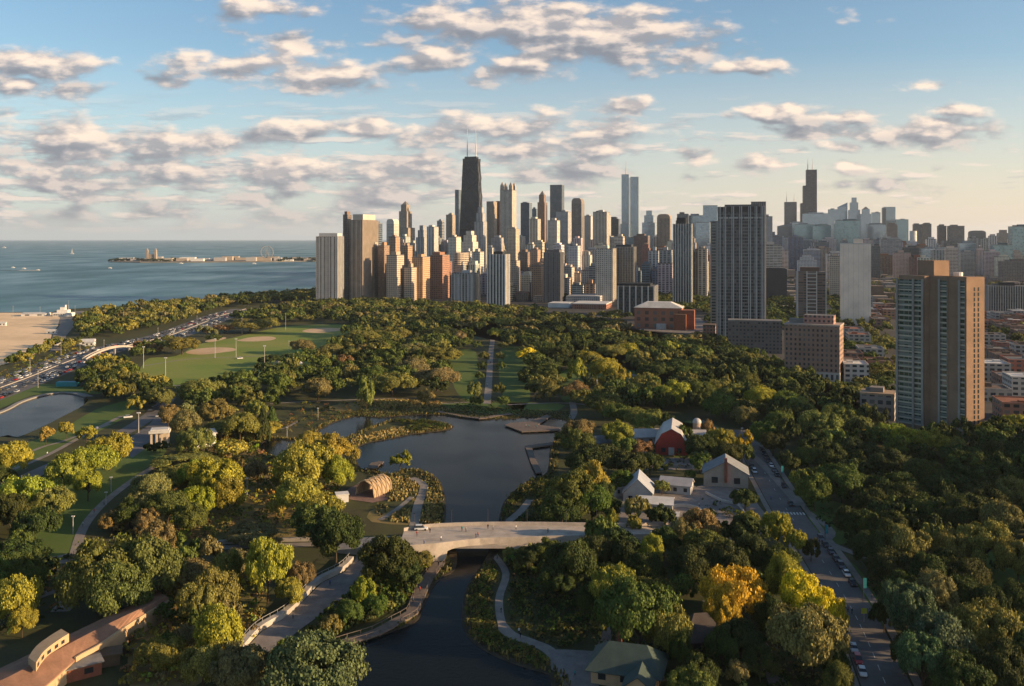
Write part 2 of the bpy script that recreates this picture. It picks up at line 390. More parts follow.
# ponds
M_pr = lawn_mat('prairie_ground', (.27,.18,.07), (.13,.12,.04), .05)
for k in ([(200,440),(262,430),(300,462),(338,478),(330,512),(300,540),(200,543),(176,532),(180,500),(170,470)],[(340,404),(440,402),(455,408),(430,412),(340,412)],[(150,600),(262,575),(255,630),(190,690),(130,690)],[(378,508),(440,514),(440,525),(372,522)]): poly_sheet('prairie', [p for p in smooth_poly([G(*p) for p in k])], .035, M_pr, True)
M_pond = water_mat('pond_water', (.006,.009,.010), .03, .8, .18, spec=.05)
POND = [(442,415),(470,419),(505,419),(530,417.5),(560,419),(573,424),(563,436),(553,446),(550,472),(536,479),(521,488),(508,501),(503,515),(501,530),(495,546),(489,560),(478,576),(470,590),(467,608),(467,625),(476,641),(500,656),(530,667),(552,674),(557,690),(560,740),(335,740),(346,690),(352,664),(350,646),(380,634),(410,623),(418,611),(426,592),(438,578),(451,570),(453,553),(446,542),(441,528),(443,512),(441,492),(435,479),(420,471),(406,470),(393,475),(380,473),(357,468),(355,450),(366,443),(390,438.5),(412,434),(446,430),(449,425),(420,421),(395,420.5),(375,426),(352,436),(322,445),(296,452),(280,458),(262,455),(258,446),(270,439),(300,440),(318,430),(336,421),(356,416.5),(380,417.5),(410,415)]
PONDW = [p for p in smooth_poly([G(*p)[:2] for p in POND], 3)]
poly_sheet('pond_water', PONDW, .10, M_pond, True)
b = MB(); b.strip([tuple(p) for p in PONDW+[PONDW[0]]], 2.4, .06, 0, .12); tag(b.build('bank', pmat('bank_mud', (.07,.055,.035), .95, .4, .3)), kind='structure')
LAG = [(-60,470),(0,437),(18,437),(40,428),(62,417),(84,405),(87,397.5),(74,394),(58,393.5),(40,396.5),(20,403),(0,413),(-60,433)]
LAGW = [p for p in smooth_poly([G(*p)[:2] for p in LAG], 3)]
poly_sheet('lagoon_water', LAGW, .10, M_pond, True)
b = MB(); edge = [G(*p) for p in [(-60,433),(0,413),(20,403),(40,396.5),(58,393.5),(74,394),(87,397.5)]]
b.strip([(p.x, p.y) for p in smooth_line(edge)], 2.6, .1, 0, .7); b.strip([(p.x+1.0, p.y+3) for p in smooth_line(edge)], 4, .09)
tag(b.build('quay', M_kerb), kind='structure')
poly_sheet('plaza', [G(*p) for p in [(612,492),(640,478),(690,478),(704,500),(700,528),(640,532),(612,520)]], .12, M_plaza, True)
poly_sheet('plaza', [G(*p) for p in [(636,458),(712,458),(716,470),(640,470)]], .12, M_plaza, True)
# roads and paths
def ribbon(name, pts, w, z, mat, sm=True, h=0.0, kind='structure'):
    b = MB(); P = [G(*p) for p in pts]; P = smooth_line(P) if sm else P
    b.strip([(p.x, p.y) for p in P], w, z, 0, h); o = b.build(name, mat); o['kind'] = kind; return o
LSD = [(-60,410),(0,388),(30,377),(62,364),(96,352),(130,345),(168,336),(198,325),(222,315.5),(246,309)]
ribbon('highway', LSD, 42, .06, M_asph2)
for off, wd in ((-1.5, .35),):
    P = smooth_line([G(*p) for p in LSD]); b = MB(); b.strip([(p.x, p.y) for p in P], wd, .06, 0, .5); tag(b.build('median_barrier', M_conc), kind='structure')
MAINROAD = [(741,430),(753,452),(769,480),(792,518),(822,560),(850,606),(868,642),(888,690),(910,740)]
MR = smooth_line([G(*p) for p in MAINROAD]); MR2 = [(p.x, p.y) for p in MR]
b = MB(); b.strip(MR2, 11, .06); tag(b.build('park_road', M_asph), kind='structure')
def offset(P, o):
    out = []
    for i, p in enumerate(P):
        d = (Vector(P[min(i+1, len(P)-1)])-Vector(P[max(i-1, 0)])).normalized(); out.append((p[0]-d.y*o, p[1]+d.x*o))
    return out
SIDE = 1 if True else -1
for o_, w_, nm in ((7.1, 2.0, 'pavement'), (-6.8, 1.8, 'pavement')):
    b = MB(); b.strip(offset(MR2, o_), w_, .0, 0, .15); tag(b.build(nm, M_path), kind='structure')
b = MB()
for k in range(0, len(MR2)-1):                      # broken centre line
    a, c = Vector(MR2[k]), Vector(MR2[k+1]); n = max(1, int((c-a).length/9))
    for j in range(n):
        p = a.lerp(c, j/n); q = a.lerp(c, j/n+3/(c-a).length); b.strip([(p.x, p.y), (q.x, q.y)], .14, .085)
a, c = G(770,513), G(806,514); d = (c-a).normalized(); n = Vector((-d.y, d.x, 0))
for j in range(11):
    p = a.lerp(c, .06+.88*j/10); b.strip([tuple((p-n*1.5)[:2]), tuple((p+n*1.5)[:2])], .62, .09)
tag(b.build('road_marking', M_line), kind='structure')
ribbon('park_drive', [(-40,510),(0,490),(50,467),(100,445),(138,424),(160,408),(168,398)], [9]*25, .06, M_asph2)
poly_sheet('car_park', [G(*p) for p in [(118,446),(150,424),(162,408),(176,404),(172,420),(158,440),(132,458)]], .09, M_asph2, True)
for pts, w in [([(-30,492),(0,475),(48,455),(90,432),(122,416)], 2.6), ([(0,466),(40,448),(64,441),(110,424)], 2.2), ([(163,461),(132,481),(104,503),(84,527),(75,553)], 3.2),
   ([(75,553),(50,558),(20,556)], 2), ([(200,549),(262,546),(330,544),(398,541)], 4), ([(0,558),(60,562),(130,556),(200,549)], 3.6), ([(487,404),(489,380),(491,352),(494,330)], 4.6), ([(506,405),(556,403),(590,405)], 2.6),
   ([(438,404),(476,402)], 2), ([(572,402),(574,412),(570,420)], 4), ([(495,556),(506,574),(499,600),(505,630),(530,642),(548,650),(562,668),(566,700)], [2.2]*12+[3.4]*10+[5]*10),
   ([(603,648),(606,625),(601,596)], 2.6), ([(414,526),(418,505),(424,486),(412,478)], 3.4), ([(505,524),(520,512),(530,500)], 3), ([(380,520),(396,510),(412,497)], 2),
   ([(818,538),(840,548),(868,558)], 3.2), ([(808,512),(832,532),(820,545)], 2.4), ([(708,600),(735,618),(760,645),(780,690)], 4), ([(612,372),(640,378),(626,398),(608,392)], 6), ([(590,378),(610,384),(628,396)], 4),
   ([(150,386),(200,385),(262,381),(300,378)], 3), ([(144,366),(190,359),(240,357),(262,356)], 2.5), ([(262,432),(285,428),(300,420)], 2), ([(700,420),(730,438),(760,462),(800,506)], 3.4),
   ([(636,452),(686,454)], 3), ([(580,528),(640,527),(700,528)], 4), ([(270,404),(300,402),(350,400),(420,398)], 2.6), ([(28,600),(60,590),(90,588)], 4), ([(60,612),(70,600)], 5)]:
    n = len(pts)*4-3
    ribbon('path', pts, w if not isinstance(w, list) else [w[min(i, len(w)-1)] for i in range(n)], .10+random.random()*.03, M_path)
poly_sheet('plaza', [G(*p) for p in [(548,650),(566,650),(602,652),(606,632),(612,636),(606,660),(598,690),(560,690),(556,668)]], .14, M_plaza, True)
poly_sheet('plaza', [G(*p) for p in [(688,490),(712,482),(748,492),(770,520),(765,538),(728,546),(722,526),(700,516),(680,520),(676,500)]], .14, M_plaza, True)
poly_sheet('plaza', [G(*p) for p in [(357,552),(366,552),(374,574),(358,590),(336,603),(318,617),(300,630),(278,648),(262,657),(240,655),(262,632),(290,615),(308,597),(322,583),(345,572),(354,562)]], .14, M_plaza, True)
poly_sheet('terrace', [G(*p) for p in [(338,498),(350,488),(368,480),(390,486),(388,500),(372,503)]], .14, pmat('brick_terrace', (.24,.15,.12), .9, .2, .5), True)
poly_sheet('plaza', [G(*p) for p in [(640,318),(700,318),(712,330),(690,334),(640,330)]], .16, M_plaza, True)
# ------------------------------------------------------------------ buildings
GRID = math.radians(14.3)                   # the street grid against the camera's axis
FS = dict(
 grid=facade('punched', 3.1, 3.1, .5, .5), vstrip=facade('vertical', 3.4, 3.2, .52, .62, spandrel=(.10,.085,.075)),
 hband=facade('banded', 7.0, 3.1, .93, .48, (.05,.055,.06)), balc=facade('balcony', 6.4, 3.0, .62, .66, (.035,.04,.045)),
 glass=facade('curtain', 1.6, 3.9, .9, .84, (.32,.41,.47), .12, .75, .5, sill=.08), teal=facade('teal_curtain', 3.0, 3.9, .92, .8, (.26,.40,.43), .15, .65, .5, sill=.1),
 dkglass=facade('dark_curtain', 1.8, 3.8, .86, .7, (.06,.08,.10), .12, .5, .5), pier=facade('pier', 5.2, 3.2, .6, .55, (.03,.035,.045), spandrel=(.16,.16,.16)),
 wide=facade('wide_grid', 4.6, 3.4, .62, .5), small=facade('small_grid', 2.6, 3.2, .36, .42), panel=facade('panel', 5.5, 3.1, .03, 1.0, (.40,.37,.33), .8, sill=0), blank=pmat('blank_wall', (.5,.5,.5), .9, .12, .05, objcol=True),
 loft=facade('loft', 4.2, 4.0, .6, .55, (.05,.055,.06)))
M_roofg = pmat('roof_grey', (.20,.19,.18), .95, .3, .08)
M_roofw = pmat('roof_white', (.60,.58,.54), .9, .2, .08)
M_roofb = pmat('roof_brown', (.17,.12,.09), .95, .3, .08)
M_roofr = pmat('roof_red', (.30,.13,.08), .95, .3, .08)
M_plain = pmat('painted_wall', (.5,.5,.5), .85, .15, .12, objcol=True)
TAN=(.56,.45,.34); CRM=(.72,.65,.54); GRY=(.42,.42,.42); LGR=(.58,.58,.57); DRK=(.075,.085,.10); BRN=(.27,.19,.14); ORB=(.48,.30,.19); WHT=(.78,.76,.72)
BLU=(.15,.20,.26); LBL=(.34,.42,.48); RED=(.32,.14,.09); BEI=(.62,.56,.48); DBR=(.13,.09,.07)
LANDM = []                                  # (px, py, name) used when describing neighbours
def footprint(x0, x1, d, r, yaw):
    cs, sn = math.cos(yaw), math.sin(yaw); e1 = Vector((cs, -sn)); e2 = Vector((sn, cs))
    a = (x1-x0)/F*d*.85; c = Vector((((x0+x1)/2-512)/F*d, d+a*r/2))
    for _ in range(14):
        P = [c+e1*(sx*a/2)+e2*(sy*a*r/2) for sx, sy in ((-1,-1),(1,-1),(1,1),(-1,1))]
        us = [512+F*p.x/p.y for p in P]; w = max(us)-min(us)
        a *= 1+.9*((x1-x0)/w-1); c.x += ((x0+x1)/2-(max(us)+min(us))/2)/F*d; c.y += d-min(p.y for p in P)
    return c, a, a*r
NB = {'roof': M_roofg}
def local_rect(a, b, ox=0, oy=0): return [(ox-a/2, oy-b/2), (ox+a/2, oy-b/2), (ox+a/2, oy+b/2), (ox-a/2, oy+b/2)]
def tower(x0, x1, yt, d, style, col, label, r=.7, yaw=GRID, name='high_rise', cat='high-rise', group='towers of the city skyline', top='flat', yb=None, roof=None, z0=0, fins=None, pent=None, cut=None, reg=True):
    if x1 < 745: r = r*1.95
    c, a, b = footprint(x0, x1, d, r, yaw)
    h = zat(yt, d)
    t = thing(name, (c.x, c.y, z0), label, cat, group, -yaw, reg=reg); h -= z0
    t['px'] = (x0+x1)/2; t['py'] = yt
    m = FS[style]; w = MB(); rf = MB()
    rs = random.Random(int(x0*31+yt*7))
    R = local_rect(a, b); ap = dict(a=a, b=b, h=h, t=t)
    if top == 'taper':
        w.prism(R, 0, h, scale=cut or .62, top=False); T = local_rect(a*(cut or .62), b*(cut or .62)); rf.prism(T, h-.5, h+.6)
    elif top == 'steps':
        w.prism(R, 0, h*.80, top=False); rf.prism(R, h*.80, h*.80+.5)
        w.prism(local_rect(a*.72, b*.72), h*.8, h*.92, top=False); rf.prism(local_rect(a*.72, b*.72), h*.92, h*.92+.5)
        w.prism(local_rect(a*.45, b*.45), h*.92, h, top=False); rf.prism(local_rect(a*.45, b*.45), h, h+.5)
    elif top == 'crown':
        w.prism(R, 0, h*.86, top=False); rf.prism(R, h*.86, h*.86+.6)
        w.prism(local_rect(a*.7, b*.7), h*.86, h*.95, top=False); rf.prism(local_rect(a*.7, b*.7), h*.95, h*.95+.5); rf.prism(local_rect(a*.62, b*.62), h*.95, h, scale=.12)
    elif top == 'dome':
        w.prism(R, 0, h*.93, top=False); n = 5
        for k in range(n):
            s0, s1 = math.cos(k/n*1.35), math.cos((k+1)/n*1.35); z0_, z1_ = h*(.93+.07*math.sin(k/n*math.pi/2)), h*(.93+.07*math.sin((k+1)/n*math.pi/2))
            rf.prism(local_rect(a*s0, b), z0_, z1_)
    elif top == 'pyramid':
        w.prism(R, 0, h*.9, top=False); rf.prism(R, h*.9, h, scale=.15)
    elif top == 'slant':
        w.prism(R, 0, h*.92, top=False)
        z1, z2 = h*.92, h; x, y = a/2, b/2
        rf.face([(-x,-y,z1),(x,-y,z1),(x,-y,z2)]); rf.face([(x,y,z1),(-x,y,z1),(x,y,z2)]); rf.face([(x,-y,z1),(x,y,z1),(x,y,z2),(x,-y,z2)]); rf.face([(-x,-y,z1),(x,-y,z2),(x,y,z2),(-x,y,z1)])
    elif top == 'round':
        n = 20; C = [(a/2*math.cos(2*math.pi*k/n), b/2*math.sin(2*math.pi*k/n)) for k in range(n)]
        w.prism(C, 0, h, top=False); rf.prism(C, h, h+.6)
    else:
        w.prism(R, 0, h, top=False); rf.prism(local_rect(a+.3, b+.3), h-.2, h+.9)
    w.build('wall', m, t, color=col)
    rfm = roof or M_roofg
    rf.build('roof', rfm if top in ('flat', 'taper', 'steps', 'crown', 'round', 'pyramid') else FS['blank'], t, color=col)
    if top in ('flat',) and pent is not False:
        pw = pent or (rs.uniform(.3, .6), rs.uniform(3, 6)); p = MB()
        p.prism(local_rect(a*pw[0], b*min(.8, pw[0]+.1), a*rs.uniform(-.12, .12), 0), h+.9, h+.9+pw[1]); p.build('penthouse', FS['blank'], t, color=tuple(q*.85 for q in col))
        if rs.random() < .5:
            p = MB(); p.prism(local_rect(a*.16, b*.2, a*rs.uniform(-.34, -.28), b*.1), h+.9, h+.9+pw[1]*.6); p.build('roof_plant', M_roofg, t)
    if fins:                                    # piers on the camera side and the sunny side
        n, colr, wd = fins
        for i in range(n):
            x = -a/2+a*i/(n-1); p = MB(); p.prism(local_rect(wd, .7, max(-a/2+wd/2, min(a/2-wd/2, x)), -b/2-.35), 0, h+1.2); p.build('pier', M_plain, t, color=colr)
        k = max(2, int(n*b/a)); sx = 1 if (x0+x1)/2 < 749 else -1
        for i in range(k):
            y = -b/2+b*i/(k-1); p = MB(); p.prism(local_rect(.7, wd, sx*(a/2+.35), max(-b/2+wd/2, min(b/2-wd/2, y))), 0, h+1.2); p.build('pier', M_plain, t, color=colr)
    return ap
def mast(t, x, y, z, h, r=1.2, col=(.55,.53,.5), name='antenna'):
    b = MB(); b.tube((x, y, z), (x, y, z+h*.45), r, r*.8, 6); b.tube((x, y, z+h*.45), (x, y, z+h), r*.5, r*.2, 6); return b.build(name, M_plain, t, color=col)

T = tower
# --- the lakefront row
q = T(316,343.5,237,1400,'pier',LGR,'pale grey slab with close vertical piers beside the lake, left end of the skyline', r=.45, fins=(12,(.48,.47,.45),.9), yaw=.12, pent=(.85,5)); LANDM.append((330,270,'the grey slab at the lake'))
T(343,352,215,1490,'vstrip',BRN,'slim brown tower squeezed behind the tan lakefront twin', r=1.2)
q = T(350,378,220.5,1440,'vstrip',BEI,'tall tan tower with white roof box right of the grey lakefront slab', r=1.5, pent=(.8,9), fins=(10,(.44,.36,.29),.9)); LANDM.append((362,250,'the tall tan lakefront tower'))
T(372,382.5,223.5,1700,'dkglass',BLU,'blue-grey tower peeping over the tan lakefront buildings', r=.7)
T(372,379.5,246,1480,'vstrip',TAN,'sunlit tan slab against the tall lakefront tower', r=1.6)
T(378,389.5,246,1470,'vstrip',ORB,'dark brown slab with an orange sunlit flank', r=1.1)
T(386.5,404,255.5,1430,'grid',TAN,'mid-height tan block with flat roof by the park edge', r=.9)
T(386.5,399,219,2000,'grid',BEI,'beige tower with rounded top left of the stepped tan tower', top='dome', r=.9)
T(389,400,237,1750,'grid',ORB,'brown brick block below the beige round-topped tower', r=.9)
q = T(399,412,201,2500,'vstrip',TAN,'tall tan tower with stepped narrow crown left of the braced black tower', top='crown', r=.9); LANDM.append((405,215,'the stepped tan tower'))
T(396,415,228,2490,'vstrip',TAN,'broad tan base block under the stepped tower', r=.8)
T(402,412.5,246,1560,'grid',ORB,'sunlit tan apartment tower with plain flat top', r=1.1)
T(412,430,257.5,1460,'grid',(.54,.34,.19),'bright orange-lit brick block at the park edge', r=1.0)
T(404,417,268,1440,'grid',TAN,'low tan block before the orange-lit brick building', r=1.0)
T(416,428.6,225.5,1950,'vstrip',LGR,'pale grey tower with jagged top', top='steps', r=.8)
T(427,438.5,227,1900,'vstrip',WHT,'white sunlit tower beside the pale grey one', r=.9)
T(430,449.6,255.5,1520,'grid',(.38,.20,.13),'dark red brick block with orange sunlit side', r=.9)
T(437,444.5,221,2300,'dkglass',GRY,'dark grey tower between white block and striped tower', r=.8)
T(446,455.5,215,2350,'vstrip',TAN,'slim tan striped tower left of the dark blue slab', r=.8)
q = T(455,461.5,190,3000,'dkglass',BLU,'dark blue slab tower just left of the braced black tower', r=1.2, pent=False)
# tapering braced tower
def braced():
    d = 2720; c, a, b = footprint(457.5,485.5,d,.62,GRID); h = zat(158, d)
    t = thing('skyscraper', (c.x, c.y, 0), 'tallest black tapering tower with X braces and twin white antennas', 'skyscraper', 'towers of the city skyline', -GRID)
    w = MB(); R = local_rect(a, b); w.prism(R, 0, h, scale=.62, top=False); w.build('wall', facade('braced', 3.0, 3.6, .62, .5, (.02,.022,.028), .25), t, color=(.022,.030,.045))
    p = MB(); p.prism(local_rect(a*.63, b*.63), h-8, h-1.5); p.prism(local_rect(a*.5, b*.5), h-1.5, h+6); p.build('roof', M_black, t)
    n = 6
    def wid(z): return 1-.38*z/h
    for side in (0, 1):
        for k in range(n):
            z1, z2 = h*(1-(1-k/n)**.93) if k else 0, h*(1-(1-(k+1)/n)**.93)
            z1, z2 = h*k/n, h*(k+1)/n
            for s in (-1, 1):
                b_ = MB(); w1, w2 = wid(z1), wid(z2)
                if side == 0: b_.tube((-s*a/2*w1, -b/2*w1-.5, z1), (s*a/2*w2, -b/2*w2-.5, z2), 1.3, n=4)
                else: b_.tube((a/2*w1+.5, -s*b/2*w1, z1), (a/2*w2+.5, s*b/2*w2, z2), 1.3, n=4)
                b_.build('brace', M_black, t)
    mast(t, -a*.18, 0, h+6, 82, 1.9, (.7,.68,.66)); mast(t, a*.18, 0, h+6, 82, 1.9, (.7,.68,.66))
braced(); LANDM.append((471,190,'the black braced tower'))
T(474.5,487,207,2200,'vstrip',LGR,'pale grey stepped tower in front of the black braced tower', top='steps', r=.8)
T(448,461,237,1850,'grid',CRM,'cream sunlit block at the foot of the black braced tower', r=.9)
T(461,479,231,1980,'grid',CRM,'cream stepped block before the black braced tower', top='steps', r=.9)
q = T(451,471.5,253,1560,'hband',TAN,'round tan tower of stacked floors behind the grey park-edge block', top='round', r=.9)
q = T(451.5,480,274,1390,'pier',LGR,'broad pale block with vertical window strips at the park edge', r=.6, fins=(9,(.50,.47,.42),1.1)); LANDM.append((466,285,'the pale park-edge block'))
T(472,484,252,1700,'grid',BEI,'beige slab right of the round stacked tower', r=.9)
T(440,452,262,1600,'grid',RED,'small red brick block beside the round stacked tower', r=.9)
q = T(487,509.5,255,1372,'dkglass',(.05,.055,.06),'white and black vertically striped tower at the park edge', r=.42, fins=(7,(.66,.64,.6),1.9), pent=(.5,4)); LANDM.append((498,270,'the white striped tower'))
T(486.5,497,201.6,2550,'vstrip',TAN,'tan slab tower paired with a red-brown one', r=.9, pent=False)
T(496,501.5,201.3,2600,'grid',(.24,.12,.09),'narrow red-brown tower right of its tan twin', r=.8, pent=False)
def fourpoint():
    q = T(500,516.5,190,2450,'vstrip',CRM,'cream tower crowned with four pointed turrets', r=.75, pent=False); t, a, b, h = q['t'], q['a'], q['b'], q['h']
    for sx in (-1, 1):
        for sy in (-1, 1):
            p = MB(); p.prism(local_rect(a*.26, b*.26, sx*a*.36, sy*b*.36), h, h+12, top=False); p.prism(local_rect(a*.26, b*.26, sx*a*.36, sy*b*.36), h+12, h+22, scale=.05); p.build('turret', M_plain, t, color=(.42,.36,.30))
fourpoint(); LANDM.append((508,200,'the four-turret tower'))
T(507,519.5,229,2000,'grid',TAN,'tan sunlit block below the four-turret tower', r=.9)
T(520.6,532,203,3100,'dkglass',BLU,'dark blue-grey tower right of the four-turret tower', r=.7)
T(531.5,538,209,3200,'glass',BLU,'pale blue tower half hidden behind the red-brown spire', r=.7)
T(537.5,547.3,190.5,2500,'vstrip',(.33,.19,.13),'slender red-brown tower with pointed crown', top='crown', r=.9, pent=False); LANDM.append((542,205,'the slender pointed tower'))
T(529.5,540.8,219,2050,'vstrip',CRM,'cream slab with bright sunlit flank', r=.9)
T(547.6,560,220.5,2150,'grid',BEI,'beige grid block left of the grey flat tower', r=.8)
T(550,564.3,185,2900,'dkglass',(.12,.15,.18),'tall dark blue flat-topped tower with sunlit right edge', r=.55, pent=False); LANDM.append((557,195,'the tall dark blue flat tower'))
T(556,571.5,211.8,2300,'grid',GRY,'grey grid tower before the dark blue flat one', r=.8)
T(571.5,584.5,198,2500,'vstrip',(.26,.23,.21),'dark tower with curved domed crown', top='dome', r=.9); LANDM.append((578,205,'the curved-crown tower'))
T(584,592.5,216,2700,'grid',BEI,'narrow beige tower right of the curved-crown one', r=.8)
q = T(593,609.5,212,2200,'vstrip',BEI,'broad beige tower with a small roof spire', r=.7); mast(q['t'], 0, 0, q['h'], 16, .8)
T(609.5,620.5,219,2750,'dkglass',DRK,'dark grey tower left of the twin glass towers', r=.8)
# twin glass towers
q = T(618.5,631,224,3350,'glass',LBL,'lower glass shoulder at the foot of the twin glass towers', r=.8, pent=False)
q = T(621.5,630.4,174.5,3400,'glass',(.42,.50,.55),'left of twin pale blue glass towers, with spire', r=.9, pent=False, top='flat'); mast(q['t'], 0, 0, q['h'], 55, 1.5)
q = T(630.2,640,177,3380,'glass',(.38,.47,.52),'right of twin pale blue glass towers, flat topped', r=.8, pent=False); LANDM.append((631,190,'the twin glass towers'))
q = T(543.5,563.5,253,1430,'vstrip',(.20,.19,.19),'dark grey ribbed block with pale sunlit side', r=.5, fins=(12,(.24,.23,.23),.8), pent=(.75,4)); LANDM.append((553,270,'the dark ribbed block'))
q = T(595.5,616,249,1450,'grid',CRM,'cream apartment slab with bright sunlit flank', r=.7, fins=(5,(.55,.50,.43),1.2)); LANDM.append((606,270,'the cream apartment slab'))
q = T(614.5,636,247.5,1500,'dkglass',DRK,'dark slab with fine pale fins beside the cream apartment slab', r=.5, fins=(13,(.42,.40,.36),.6), pent=(.8,4))
T(568,580.5,246,1750,'grid',LGR,'small pale grey block behind the dark ribbed block', r=.8)
T(519.5,531,252.5,1650,'grid',BRN,'brown block left of the orange sunlit brick tower', r=.9)
T(530,540.5,250,1600,'grid',ORB,'orange sunlit brick tower behind the park', r=.9)
T(531.5,544.5,266,1480,'grid',ORB,'shorter orange brick block in front of the brick tower', r=.9)
T(509.5,520,261,1500,'grid',TAN,'tan slab right of the white striped tower', r=1.0)
T(600,611,215,2600,'grid',GRY,'grey tower behind the broad beige one', r=.8)
T(634,650,236,2100,'grid',(.17,.12,.10),'dark brown block below the twin glass towers', r=.8)
T(642,656.8,210.5,2800,'glass',(.45,.50,.53),'pale glass tower with dark stepped top right of the twin glass towers', top='steps', r=.8)
T(657,671.5,214,2400,'vstrip',(.34,.27,.21),'brown-tan tower with round-shouldered top', top='dome', r=.8); LANDM.append((664,225,'the round-shouldered brown tower'))
T(648.5,659.5,251,1650,'balc',LGR,'pale grey slab with stacked balconies left of the park-edge tower', r=.8)
T(659,673,250.5,1550,'balc',(.42,.42,.41),'grey twin slab with balcony columns', r=.8)
q = T(672.8,692.3,224.5,1340,'dkglass',(.06,.06,.065),'tall dark tower with white piers and boxy crown above the brick museum', r=.45, fins=(8,(.62,.60,.55),1.0), pent=(.5,9)); LANDM.append((682,260,'the white-pier tower'))
T(677,689,214,2900,'dkglass',DRK,'dark flat tower behind the white-pier tower', r=.8)
T(688,704.5,215.5,3000,'glass',(.24,.29,.33),'blue-grey glass tower right of the white-pier tower', r=.8)
T(696,710.5,222.5,2500,'glass',(.38,.46,.52),'light blue reflective block', r=.8, pent=False)
T(703,718,205.5,2700,'glass',(.28,.36,.42),'blue mirror tower half behind the large striped tower', r=.8, pent=False)
T(691.5,700.5,252,1520,'vstrip',BRN,'brown slab right of the white-pier tower', r=1.2)
T(698,707.8,249,1480,'balc',TAN,'tan slab with bright lit edge left of the large striped tower', r=1.1)
# front white-framed low block
q = T(617.5,657.5,287,1180,'dkglass',(.035,.04,.045),'low white-framed block with dark glass bays behind the brick museum', r=.45, fins=(7,(.60,.56,.50),1.6), pent=(.9,3)); LANDM.append((637,295,'the white-framed low block'))
# large striped tower
def big_striped():
    d = 860; c, a, b = footprint(717.5,765,d,.5,GRID); h = zat(206.5, d)
    t = thing('apartment_tower', (c.x, c.y, 0), 'large dark tower with long pale vertical piers rising above the park trees', 'apartment tower', None, -GRID); t['px'] = 740; t['py'] = 270
    w = MB(); R = local_rect(a, b); w.prism(R, 0, h-5, top=False); w.build('wall', facade('big_tower', 1.9, 3.05, .8, .62, (.025,.032,.042), .12, .15, spandrel=(.12,.115,.11)), t, color=(.13,.12,.115))
    p = MB(); p.prism(local_rect(a+.2, b+.2), h-5, h); p.build('crown', pmat('crown_bronze', (.05,.04,.035), .5, .1, 1), t)
    p = MB(); p.prism(local_rect(a*.7, b*.6), h, h+2.2); p.build('roof', M_roofg, t)
    xs = [0,.045,.13,.165,.30,.335,.47,.51,.66,.70,.80,.835,.93,.965,1.0]
    for k, f in enumerate(xs):
        p = MB(); p.prism(local_rect(.95 if k % 2 else .6, 1.0, -a/2+.5+(a-1)*f, -b/2-.5), 0, h+.3); p.build('pier', M_plain, t, color=(.50,.49,.47))
    for k in range(7):
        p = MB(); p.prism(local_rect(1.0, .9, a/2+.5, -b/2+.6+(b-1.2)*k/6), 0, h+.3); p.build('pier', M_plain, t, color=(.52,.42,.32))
    for k in range(9):                       # pale ledges near the crown
        p = MB(); p.prism(local_rect((a-2)/9*.8, .5, -a/2+1+(a-2)*(k+.5)/9, -b/2-.25), h-11, h-9.6); p.build('ledge', M_plain, t, color=(.5,.48,.45))
    for k in range(11):                      # columns of balconies
        pass
    for z in np.arange(6, h-12, 3.05):
        p = MB(); p.prism(local_rect(a*.11, .8, -a/2+a*.585, -b/2-.4), z, z+.35); p.build('balcony', M_plain, t, color=(.40,.39,.37))
big_striped(); LANDM.append((740,280,'the large striped tower'))
T(710.5,719,222,940,'balc',(.30,.28,.26),'narrow grey balcony wing behind the left edge of the large striped tower', r=2.2, pent=False)
T(751,766,202,1600,'vstrip',(.26,.25,.24),'grey slab rising behind the right edge of the large striped tower', r=.7, pent=False)
T(762,772.5,216.5,2600,'grid',GRY,'grey tower right of the large striped tower', r=.8)
T(764,775,232,2900,'dkglass',BLU,'dark blue block right of the large striped tower', r=.8)
T(762,782,245,1800,'hband',BEI,'light tan banded block right of the large striped tower', r=.8)
T(763,787,268,1500,'blank',(.07,.07,.075),'low dark hall with arched roof', top='dome', r=.8)
# twin antennas and the tallest
q = T(784,796.8,202,4900,'dkglass',(.12,.13,.16),'dark tower with twin thin antennas left of the tallest dark tower', r=.8, pent=False); mast(q['t'], -q['a']*.3, 0, q['h'], 60, 1.8); mast(q['t'], q['a']*.3, 0, q['h'], 45, 1.8)
T(788,793,194,5600,'dkglass',(.13,.14,.16),'thin dark shaft behind the twin-antenna tower', r=.8, pent=False) if False else None
def stepped_tallest():
    d = 4800; c, a, b = footprint(800,817,d,.9,GRID)
    t = thing('skyscraper', (c.x, c.y, 0), 'tallest dark stepped tower with two white antennas on the right of the skyline', 'skyscraper', 'towers of the city skyline', -GRID)
    m = facade('bundled', 4.6, 3.9, .6, .6, (.02,.022,.03), .25); u = a/3
    def zz(py): return zat(py, d)
    for (i0, i1, j0, j1, py) in ((0,3,0,3,203),(0,3,0,3,203),(1,3,0,2,169.5),(.45,1,0,3,185.4)):
        w = MB(); R = [(-a/2+u*i0, -b/2+u*j0*.98), (-a/2+u*i1, -b/2+u*j0*.98), (-a/2+u*i1, -b/2+u*j1*.95), (-a/2+u*i0, -b/2+u*j1*.95)]
        k = .2 if i0 != 0 else 0
        R = [(x+(k if x < 0 else -k), y+(k if y < 0 else -k)) for x, y in R]
        if (i0, py) == (0, 203) and t.children: continue
        w.prism(R, 0 if i0 == 0 else zz(203)-.5, zz(py)); w.build('tube', m, t, color=(.05,.06,.08))
    for x in (.18, .62): mast(t, -a/2+u+u*2*x, -b*.1, zz(169.5), 62, 2.4, (.7,.68,.66))
stepped_tallest(); LANDM.append((809,190,'the tallest dark stepped tower'))
T(777,792,223,3900,'dkglass',(.16,.19,.22),'dark slanted glass block left of the tallest dark tower', top='slant', r=.8)
T(790,803,222.5,4100,'glass',(.42,.46,.48),'pale glass block left of the tallest dark tower', r=.8)
